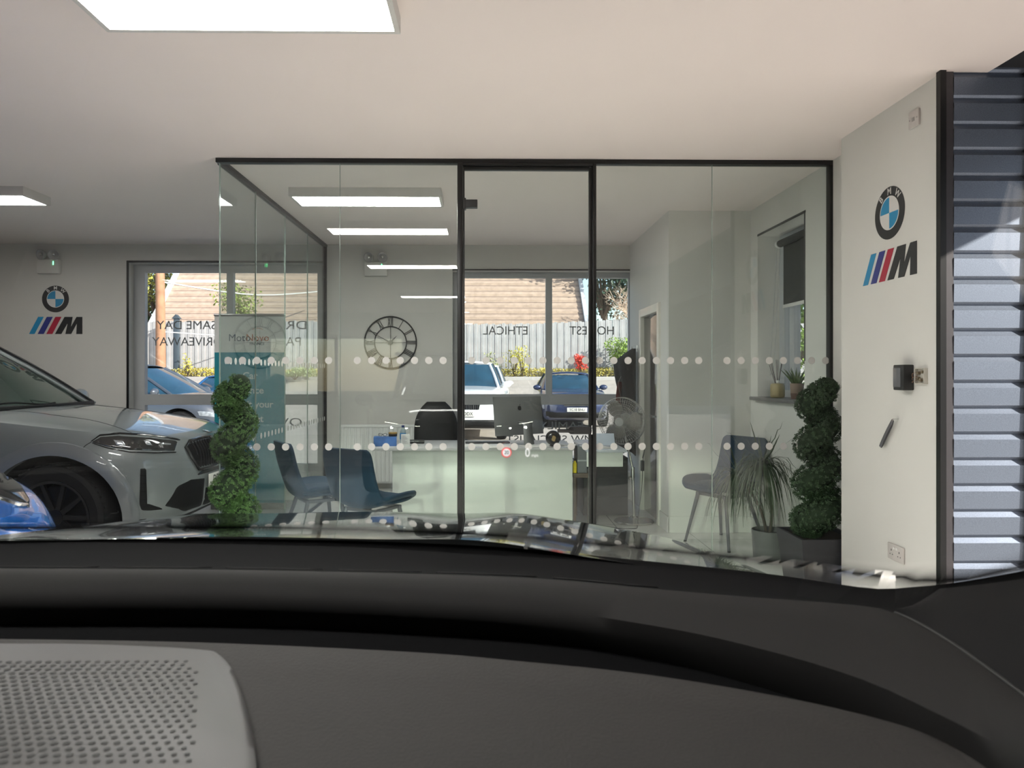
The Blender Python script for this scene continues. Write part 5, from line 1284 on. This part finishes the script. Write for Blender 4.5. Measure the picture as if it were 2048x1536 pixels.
bush('leafy_shrub', 'tall thin yellow green shrub against the fence in the middle of the back window', 1028, 688, 752, .55, yl, n=260)
bush('leafy_shrub', 'second thin yellow shrub right of the tall one', 1045, 688, 750, .45, yl, n=220)
bush('leafy_shrub', 'wispy green shrub above the white cars', 985, 700, 750, .45, leafm('wisp_leaf', (.40, .42, .20), .3, 6), n=200)
bush('red_shrub', 'bright red leaved shrub against the fence behind the dark blue car', 1161, 706, 748, .34, leafm('red_leaf', (.75, .07, .04), .25, 6), n=700)
bush('conifer_shrub', 'bushy lime green shrub at the right side of the back window', 1245, 668, 752, .65, leafm('lime_leaf', (.24, .36, .06), .35, 6), n=1700, ls=.10)
bush('leafy_shrub', 'small yellow plant in front of the fence in the left window', 376, 700, 750, .25, yl, n=160)
bush('leafy_shrub', 'pale green shrub at the fence behind the roll up banner', 590, 732, 768, .9, leafm('pale_green_leaf', (.28, .36, .16), .4, 6), d=25.9, n=900)
# ground cover along the fence
mb = MB(); rng = random.Random(3)
for i in range(16000):
    x = rng.uniform(-16, 9); y = rng.uniform(26.75, 27.5); h = .34+.16*noise.noise(Vector((x*.6, y, 0)))
    leaf(mb, Vector((x, y, 1.28+rng.random()**.6*h)), (Vector((0, -.4, 1))+rnd_dir()*.9).normalized(), .07, .7)
tag(mb.build('ground_cover', leafm('golden_ground_cover', (.50, .42, .08), .45, 1.2), smooth=False), 'golden low ground cover plants along the foot of the fence', 'plants', kind='stuff')
# foliage outside the right hand window
t = tree('side_hedge', 'sunlit green hedge outside the right wall window', 4.6, 9.4, 0, 3.2, 1.6, leafm('hedge_leaf', (.22, .34, .06), .5, 4), 3800, .10, None, 'hedge')

tree('added_conifer', 'tall dense green conifer outside the right wall, shading its window', 5.0, 4.1, -.02, 5.4, 1.5, leafm('hedge_leaf', (.22, .34, .06), .5, 4), 9000, .16, None, 'tree')  # unseen tree, added to block direct sun through the office window
mb = MB(); mb.ball((0, 0, 2.6), 1.0, 16, sc=(1.0, 1.25, 2.4)); mb.build('foliage_core', dark_core, bpy.data.objects['added_conifer'])
t = thing('added_brick_building', 'tall dark brick building far across the forecourt, seen only as a reflection', 'building', (2.5, -30, -.1))  # added to cover the bright horizon sky mirrored in glass and shutter
mb = MB(); mb.box((0, 0, 0), (45, 7, 6.5)); mb.build('building_wall', mat('dark_brick', (.10, .07, .06), .9, var=.2), t, smooth=False)
mb = MB(); mb.prism([(-.4, 6.5), (3.5, 9.0), (7.4, 6.5)], 0, 45, fn=lambda u, v, w_: (w_, u, v)); mb.build('building_roof', mat('slate_roof', (.07, .07, .08), .8), t, smooth=False)
t = thing('added_low_building', 'long low grey building across the forecourt, seen only as a reflection', 'building', (15, -4, -.1))  # added block that weakens the sky reflected through the entrance
mb = MB(); mb.box((0, -14, 0), (6, 16, 3.4)); mb.build('building_wall', mat('mid_grey_render', (.30, .29, .28), .9), t, smooth=False)
mb = MB(); mb.box((-.2, -14.2, 3.4), (6.2, 16.2, 3.6)); mb.build('parapet', mat('dark_parapet', (.08, .08, .08), .8), t, smooth=False)
# ------------------------------------------------------------------ cars outside
wht = mat('white_paint', (.78, .78, .78), .3, coat=.8, var=0); navy = mat('navy_blue_paint', (.022, .036, .10), .25, .3, coat=1, var=0); steel = mat('steel_grey_paint', (.11, .125, .15), .25, .4, coat=1, var=0); midb = mat('mid_blue_paint', (.03, .12, .30), .25, .3, coat=1, var=0)
D90 = -PI/2
simple_car('white_suv', 'white sports utility car parked nearest beyond the back window, facing in', X(925, 14.6), 14.6, D90, wht, 4.7, .95, [(0, 1.0), (.2, 1.04), (1.0, 1.10), (1.6, 1.12), (4.2, 1.15), (4.7, 1.05)], 1.66, 1.15, 4.3, .65, .5, .37, 'BG70 ODX', 'bars', .25, lamp_z=.86, li=.47)
simple_car('white_car', 'second white car parked behind the white utility car', X(1000, 20.2)-.6, 20.2, D90, wht, 4.4, .92, [(0, .95), (.2, 1.0), (1.0, 1.08), (4.4, 1.1)], 1.66, 1.0, 4.1, .6, .4, .34, 'YK68 PZN', 'flat', .25)
simple_car('blue_saloon', 'dark blue saloon car parked facing in behind the right pane', X(1154, 18.3), 18.3, D90, navy, 4.5, .93, [(0, .80), (.25, .88), (1.1, .97), (1.6, .98), (3.8, 1.02), (4.5, .95)], 1.42, 1.25, 4.0, .75, .7, .34, 'YC18 BNU', 'flat', .2, lamp_z=.76, li=.42)
simple_car('grey_hatchback', 'dark grey car seen side on through the left window', X(392, 14.2)+.95, 14.2, math.radians(-8), steel, 4.6, .93, [(0, .72), (.3, .86), (1.1, 1.0), (4.0, 1.06), (4.6, .98)], 1.56, 1.1, 4.3, .95, .6, .35, 'HV67 XKD', 'flat', .2)
simple_car('blue_hatchback', 'mid blue car parked behind the grey one in the left window', X(418, 18.2), 18.2, math.radians(-84), midb, 4.1, .88, [(0, .72), (.25, .82), (1.0, .94), (3.6, 1.0), (4.1, .95)], 1.34, 1.0, 3.8, .75, .5, .32, 'AE15 RFT', 'flat', .2)
# ------------------------------------------------------------------ the car the photo is taken from
CXc = -.42
own = thing('driver_car', 'black car the photo is taken from, its bonnet and dashboard filling the foreground', 'car', (0, 0, 0))
ownp = mat('black_sapphire_paint', (0.010, 0.011, 0.013), 0.10, .0, spec=.8, coat=1.0, var=0)
# bonnet: z over the ground from cowl to crest
NYo = 2.02; HW = .98; NSH = .13
def edge_y(s):                    # front outline of the bonnet, s = -1..1
    return NYo-.10*abs(s)**2-.42*max(0, abs(s)-.55)**1.6*2.2
def cowl_y(s): return 1.13-.16*s*s-.06*s**4
def bz(s, f):
    base = 1.115-.03*s*s + (-.121)*f**1.05
    z = base+.028*(1-s*s)-.10*max(0, abs(s)-.80)**1.3*2.6
    z += .010*math.exp(-((abs(s)-.42)/.12)**2)
    if f > .74: z -= .62*(f-.74)**1.7
    return z
rows = []
for j in range(41):
    f = j/40; row = []
    for i in range(49):
        s = 2*i/48-1; y = cowl_y(s)+(edge_y(s)-cowl_y(s))*f; row.append(Vector((CXc+NSH*f+s*HW*(1-.03*f), y, bz(s, f))))
    rows.append(row)
mb = MB(); mb.grid(rows); bon = mb.build('bonnet', ownp, own, solid=0, angle=60)
# front fascia down from the bonnet edge, and wings
mb = MB(); fr_rows = []; last = rows[-1]
for k, (dz, dy) in enumerate(((0, 0), (-.05, .03), (-.15, .05), (-.30, .055), (-.45, .05), (-.62, .03), (-.72, -.02))):
    fr_rows.append([p+Vector((0, dy, dz*(1-.0))) for p in last])
mb.grid(fr_rows); fas = mb.build('front_bumper', ownp, own, angle=50)
bpy.context.view_layer.update()
fb = BVHTree.FromPolygons([v.co.copy() for v in fas.data.vertices], [tuple(p.vertices) for p in fas.data.polygons])
def fray(x, z): return Vector((CXc+NSH+x, 4, z)), Vector((0, -1, 0))
for s in (-1, 1):
    patch('headlight', lampc, [(s*.40,.93),(s*.6,.95),(s*.85,.93)], [(s*.40,.80),(s*.6,.80),(s*.85,.86)], fray, fb, own, 16, 6, .006)
    for a, b in ((.40, .59), (.62, .83)):
        patch('running_light', mat('running_light', (.9, .9, .8), .4, emit=(1, 1, .8), est=14.0, var=0), [(s*a, .853 if a < .5 else .872), (s*b, .870 if a < .5 else .893)], [(s*a, .838 if a < .5 else .858), (s*b, .857 if a < .5 else .876)], fray, fb, own, 6, 2, .011)
    for a in (.55, .72): patch('headlight_bulb', mat('headlight_bulb', (.9, .9, .9), .4, emit=(1, 1, .92), est=30.0, var=0), [(s*(a-.02), .845), (s*(a+.02), .845)], [(s*(a-.02), .815), (s*(a+.02), .815)], fray, fb, own, 4, 4, .010)
    patch('kidney_grille', matb, [(s*.04,.90),(s*.34,.90)], [(s*.04,.68),(s*.28,.66)], fray, fb, own, 10, 6, .008)
    patch('lower_intake', matb, [(s*.45,.55),(s*.8,.58)], [(s*.40,.35),(s*.75,.35)], fray, fb, own, 10, 6, .008)
for s in (-1, 1):
    mb = MB(); r_ = []
    for j in range(0, 41, 4):
        p = rows[j][0 if s < 0 else 48]; yy = p.y
        r_.append([p, p+Vector((s*.03, 0, -.06)), p+Vector((s*.035, 0, -.25)), Vector((p.x+s*.02, p.y, .72))])
    r_ = [[q for q in row] for row in r_]
    mb.grid(r_); mb.build('front_wing', ownp, own, angle=60)
    mb = MB(); mb.bbox((CXc+s*1.0-.02, -2.4, .35), (CXc+s*1.0+.02, .98, .98), .015); mb.build('door', ownp, own)
    w_ = wheel(own, CXc+s*.86, 1.12, .38, .27, 10, side=1); w_.rotation_euler = (0, 0, PI/2*(-s))
    w_ = wheel(own, CXc+s*.86, -1.86, .38, .27, 10, side=1); w_.rotation_euler = (0, 0, PI/2*(-s))
# dipped headlights, switched on: a small lamp under a cut-off shade in each headlight
for s in (-1, 1):
    hx = CXc+NSH+s*.58; hy_ = edge_y(s*.6)+.075
    ld = bpy.data.lights.new('dipped_beam', 'SPOT'); ld.energy = BEAM; ld.spot_size = math.radians(72); ld.spot_blend = .5; ld.shadow_soft_size = .0012; ld.color = (.93, 1.0, .80)
    lo = bpy.data.objects.new('dipped_beam', ld); C.objects.link(lo); lo.parent = own; lo.location = (hx, hy_, .84); lo.rotation_euler = (math.radians(78), 0, math.radians(-6))
    mb = MB(); mb.box((hx-.12, hy_-.05, .862), (hx+.12, hy_+.031, .866)); mb.box((hx-.12, hy_+.03, .8388), (hx+.12, hy_+.032, .862)); mb.build('beam_shade', matb, own, smooth=False)
# ---- dashboard
dashg = mat('grey_soft_dash', (0.021, 0.0195, 0.019), 0.8, spec=.25, var=.04, scale=300, bump=.25); dashb = mat('black_soft_dash', (0.004, 0.004, 0.0045), 0.9, spec=.08, var=.04, scale=200); dashl = mat('charcoal_dash_lip', (0.0125, 0.012, 0.012), 0.8, spec=.2, var=.04, scale=200)
def dense(c, n=6): return [tuple(p) for p in cr([(*p, 0) if len(p) == 2 else p for p in c], n)]
Ec = dense([(-260,1276),(0,1278),(400,1285),(820,1304),(1024,1321),(1300,1350),(1600,1401),(1800,1450),(1900,1492),(1990,1550),(2080,1640)])
PZ0 = 1.105
E = [atZ(px, py, PZ0) for px, py, _ in Ec]
mb = MB(); rr = [[p+Vector((0, .012, -.055)) for p in E], [p+Vector((0, .012, -.012)) for p in E], [p+Vector((0, .006, -.003)) for p in E], E]
for k in range(1, 9):
    f = k/8; rr.append([Vector((p.x*(1-.15*f)+.0, p.y+(.22-p.y)*f, PZ0-.002*f-.03*f*f)) for p in E])
mb.grid(rr); mb.build('dashboard_pad', dashg, own, angle=60)
Lc = dense([(-260,1185),(0,1187),(500,1190),(1024,1215),(1300,1250),(1500,1292),(1700,1350),(1850,1415),(2048,1520),(2200,1640)])
Uc = dense([(-260,1136),(0,1137),(500,1140),(1024,1154),(1300,1177),(1500,1194),(1700,1209),(1790,1226),(1900,1285),(2048,1392),(2160,1480)])
n = 60
def resamp(P3, n=60):
    d = [0]
    for a, b in zip(P3, P3[1:]): d.append(d[-1]+(b-a).length)
    out = []
    for k in range(n+1):
        t_ = d[-1]*k/n; i = max(j for j in range(len(d)) if d[j] <= t_+1e-9); i = min(i, len(P3)-2); f = (t_-d[i])/max(1e-9, d[i+1]-d[i]); out.append(P3[i].lerp(P3[i+1], f))
    return out
Ulip = resamp([atZ(px, py, 1.130) for px, py, _ in Uc]); Llip = resamp([atZ(px, py, 1.108) for px, py, _ in Lc]); Er = resamp(E)
mb = MB(); mid = [a.lerp(b, .5)+Vector((0, 0, .007)) for a, b in zip(Ulip, Llip)]
mb.grid([[p+Vector((0, .004, -.02)) for p in Ulip], Ulip, [a.lerp(b, .25)+Vector((0, 0, .005)) for a, b in zip(Ulip, Llip)], mid, Llip, [p+Vector((0, .0, -.02)) for p in Llip], [p+Vector((0, .02, -.05)) for p in Llip]])
mb.build('dashboard_lip', dashl, own, angle=60)
mb = MB(); mb.grid([[p+Vector((0, .03, -.045)) for p in Llip], [a.lerp(b, .5)+Vector((0, 0, -.06)) for a, b in zip(Llip, Er)], [p+Vector((0, -.01, -.05)) for p in Er]]); mb.build('dashboard_recess', dashb, own, angle=60)
# cowl and windscreen border
A3 = [(-260,1079,1.08),(0,1079,1.12),(500,1078,1.14),(800,1085,1.13),(1024,1096,1.11),(1224,1115,1.08),(1524,1146,1.02),(1724,1175,.97),(1790,1177,.935)]
B3 = [(1790,1177,.935),(1880,1169,.87),(1960,1157,.81),(2048,1141,.76),(2160,1118,.70),(2300,1080,.62)]
def P3(px, py, d): return atY(px, py, d)
A = resamp([P3(*p) for p in cr(A3, 6)]); U0 = resamp([atZ(px, py, 1.130) for px, py, _ in Uc if px <= 1800])
mb = MB(); mb.grid([[p+Vector((0, 0, -.004)) for p in U0], [a.lerp(b, .5)+Vector((0, 0, -.012)) for a, b in zip(U0, A)], A, [p+Vector((0, .02, -.03)) for p in A]]); mb.build('windscreen_cowl', dashb, own, angle=60)
slot = mat('vent_black', (.004, .004, .004), .7, var=0)
for a, b in ((.10, .245), (.265, .36), (.375, .47), (.485, .58), (.595, .69), (.71, .80)):
    i0, i1 = int(a*60), int(b*60); mb = MB(); s0 = [U0[i].lerp(A[i], .05)+Vector((0, 0, .0005)) for i in range(i0, i1+1)]; s1 = [U0[i].lerp(A[i], .14)-Vector((0, 0, .004)) for i in range(i0, i1+1)]
    mb.grid([s0, s1]); mb.build('demister_vent', slot, own, solid=.001)
Bp = resamp([P3(*p) for p in cr(B3, 6)], 24); U1 = resamp([atZ(px, py, 1.130) for px, py, _ in Uc if px >= 1780], 24)
tf = [min(.90, .06+.17*i) for i in range(len(U1))]
Tp = [a.lerp(b, f) for a, b, f in zip(U1, Bp, tf)]
mb = MB(); mb.grid([[p+Vector((0, 0, -.008)) for p in Tp], [a.lerp(b, .5)+Vector((0, 0, -.006)) for a, b in zip(Tp, Bp)], Bp, [p+Vector((.02, .02, -.02)) for p in Bp]]); mb.build('windscreen_border', dashb, own, angle=60)
mb = MB(); mb.grid([[p+Vector((0, 0, -.01)) for p in U1], [a.lerp(b, .35)+Vector((0, 0, .004)) for a, b in zip(U1, Tp)], [a.lerp(b, .7)+Vector((0, 0, .004)) for a, b in zip(U1, Tp)], Tp, [p+Vector((0, 0, -.01)) for p in Tp]]); mb.build('pillar_trim', mat('dark_pillar_trim', (.0058, .0057, .0062), .85, spec=.15, var=.03), own, angle=70)
mb = MB(); mb.tube([p+Vector((0, 0, .0005)) for p in U1], .0018, 6); mb.build('trim_gap', slot, own)
# speaker grille panel
Sc = dense([(-200,1288),(60,1287),(200,1289),(390,1298),(440,1311),(478,1366),(502,1460),(512,1540),(505,1620),(440,1680),(-260,1680)], 6)
gz = PZ0+.004; pan = [atZ(px, py, gz) for px, py, _ in Sc]
mb = MB(); c0 = atZ(100, 1480, gz+.001); nP = len(pan)
mb.add(pan+[p+Vector((0, 0, -.012))+(p-c0).normalized()*.004 for p in pan]+[p.lerp(c0, .04)+Vector((0, 0, .0025)) for p in pan], [tuple(range(2*nP, 3*nP))]+[(i, (i+1) % nP, nP+(i+1) % nP, nP+i) for i in range(nP)]+[(i, 2*nP+i, 2*nP+(i+1) % nP, (i+1) % nP) for i in range(nP)])
sp_ = mb.build('speaker_cover', mat('satin_grey_speaker_cover', (0.040, 0.038, 0.0385), 0.5, .05, spec=.4, var=.02), own, angle=50, fixn=True)
mb = MB(); hz_ = gz+.0031
lim = [(1318, 375), (1340, 395), (1420, 392), (1500, 388), (1520, 380)]
y0m, y1m = atZ(200, 1522, hz_).y, atZ(200, 1318, hz_).y
j = 0; yy = y0m
while yy < y1m:
    py = CY+(1.4-hz_)*F/yy*1.0; xr = atZ(interp(lim, py), py, hz_).x; x = xr-((j % 3)*.0033); i = 0
    while x > -.75:
        big = 1.0+.35*min(1, i/14); mb.add([(x+math.cos(a*PI/5)*.0023*big, yy+math.sin(a*PI/5)*.0021*big, hz_) for a in range(10)], [tuple(range(10))]); x -= .0098; i += 1
    yy += .0088; j += 1
mb.build('speaker_holes', slot, sp_, smooth=False)
# windscreen, pillars, roof and the rest of the cabin
wsg = glass('windscreen_glass', (.965, .975, .97), .03)
wb = resamp([P3(*p)+Vector((0, .005, .0)) for p in cr([(-420,1100,1.02), (-260,1079,1.08)]+A3[1:]+B3[1:-1], 5)], 40)
rows = []
for j in range(13):
    f = j/12; rows.append([Vector((CXc+(p.x-CXc)*(1-.24*f), p.y+(.06-p.y)*f+.0, p.z+(1.64-p.z)*f+.035*math.sin(PI*f))) for p in wb])
mb = MB(); mb.grid(rows); wsn = mb.build('windscreen', wsg, own, solid=.004, angle=80)
roofl = mat('headliner', (.20, .19, .18), .9)
mb = MB(); mb.bbox((CXc-.8, -2.3, 1.66), (CXc+.8, .02, 1.70), .01); mb.build('cabin_roof', ownp, own)
mb = MB(); mb.bbox((CXc-.78, -2.25, 1.645), (CXc+.78, .0, 1.659), .004); mb.build('headlining', roofl, own)
for s in (-1, 1):
    b0 = rows[0][0 if s < 0 else -1]; t0 = rows[-1][0 if s < 0 else -1]
    mb = MB(); mb.tube([b0+Vector((s*.03, -.02, -.02)), b0.lerp(t0, .5)+Vector((s*.03, 0, .05)), t0+Vector((s*.02, 0, .02))], .035, 10); mb.build('front_pillar', ownp, own)
    mb = MB(); mb.bbox((CXc+s*.93-.02, -2.3, .45), (CXc+s*.93+.02, .5, .99), .015); mb.build('door_card', dashb, own)
    mb = MB(); mb.tube([(CXc+s*.93, -.9, .98), (CXc+s*.78, -.92, 1.66)], .04, 8); mb.build('door_pillar', matb, own)
    mb = MB(); mb.tube([(CXc+s*.93, -2.3, .98), (CXc+s*.72, -2.1, 1.66)], .09, 8); mb.build('rear_pillar', ownp, own)
    mb = MB(); c = Vector((CXc+s*1.13, .52, 1.08)); mb.ball(c, .11, 14, sc=(1.1, .6, .75)); mb.cyl(c-Vector((s*.16, 0, .05)), c, .02, n=8); mb.build('door_mirror', ownp, own)
mb = MB(); mb.bbox((CXc-.95, -2.6, .4), (CXc+.95, -2.4, 1.05), .03); mb.build('rear_body', ownp, own)
mb = MB(); mb.bbox((CXc-.93, -2.4, .30), (CXc+.93, .95, .34), .01); mb.build('cabin_floor', dashb, own)
mb = MB(); mb.bbox((CXc-.93, .5, .34), (CXc+.93, .55, 1.0), .01); mb.build('bulkhead', dashb, own)
# head-up display figures reflected by the windscreen
wv_ = BVHTree.FromPolygons([Vector(p) for r in rows for p in r], [(i*41+j, i*41+j+1, (i+1)*41+j+1, (i+1)*41+j) for i in range(12) for j in range(40)])
def hud(px, py):
    r = ray(px, py).normalized(); h = wv_.ray_cast(EYE, r); q, n_ = h[0], h[1]
    return q-r*.006, h[3]
hw = mat('display_white', (.8, .8, .8), .5, emit=(1, 1, 1), est=.34, var=0); hr = mat('display_red', (.8, .1, .1), .5, emit=(.9, .12, .12), est=.3, var=0); hk = mat('display_dark', (.05, .07, .07), .5, var=0)
q, dist = hud(1013, 905)
hd = bpy.data.objects.new('head_up_display', None); C.objects.link(hd); hd.parent = own; hd.location = q
k_ = dist/F
mb = MB(); mb.cyl((0, 0, 0), (0, .0004, 0), 10*k_, n=32); mb.build('speed_sign_ring', hr, hd, smooth=False)
mb = MB(); mb.cyl((0, -.0008, 0), (0, -.0001, 0), 7.5*k_, n=32); mb.build('speed_sign_disc', hw, hd, smooth=False)
text('20', 10.5*k_, 'speed_limit_figures', hk, hd, Matrix.Translation((0, -.0012, 0)) @ FACE_CAM, .0002, bold=.00006, sx=.95)
q2, _ = hud(1055, 906); text('0', 24*k_, 'speed_figure', hw, hd, Matrix.Translation(q2-q) @ FACE_CAM, .0002, sx=.85)
q3, _ = hud(1070, 911); text('mph', 8*k_, 'speed_unit', hw, hd, Matrix.Translation(q3-q) @ FACE_CAM, .0002)
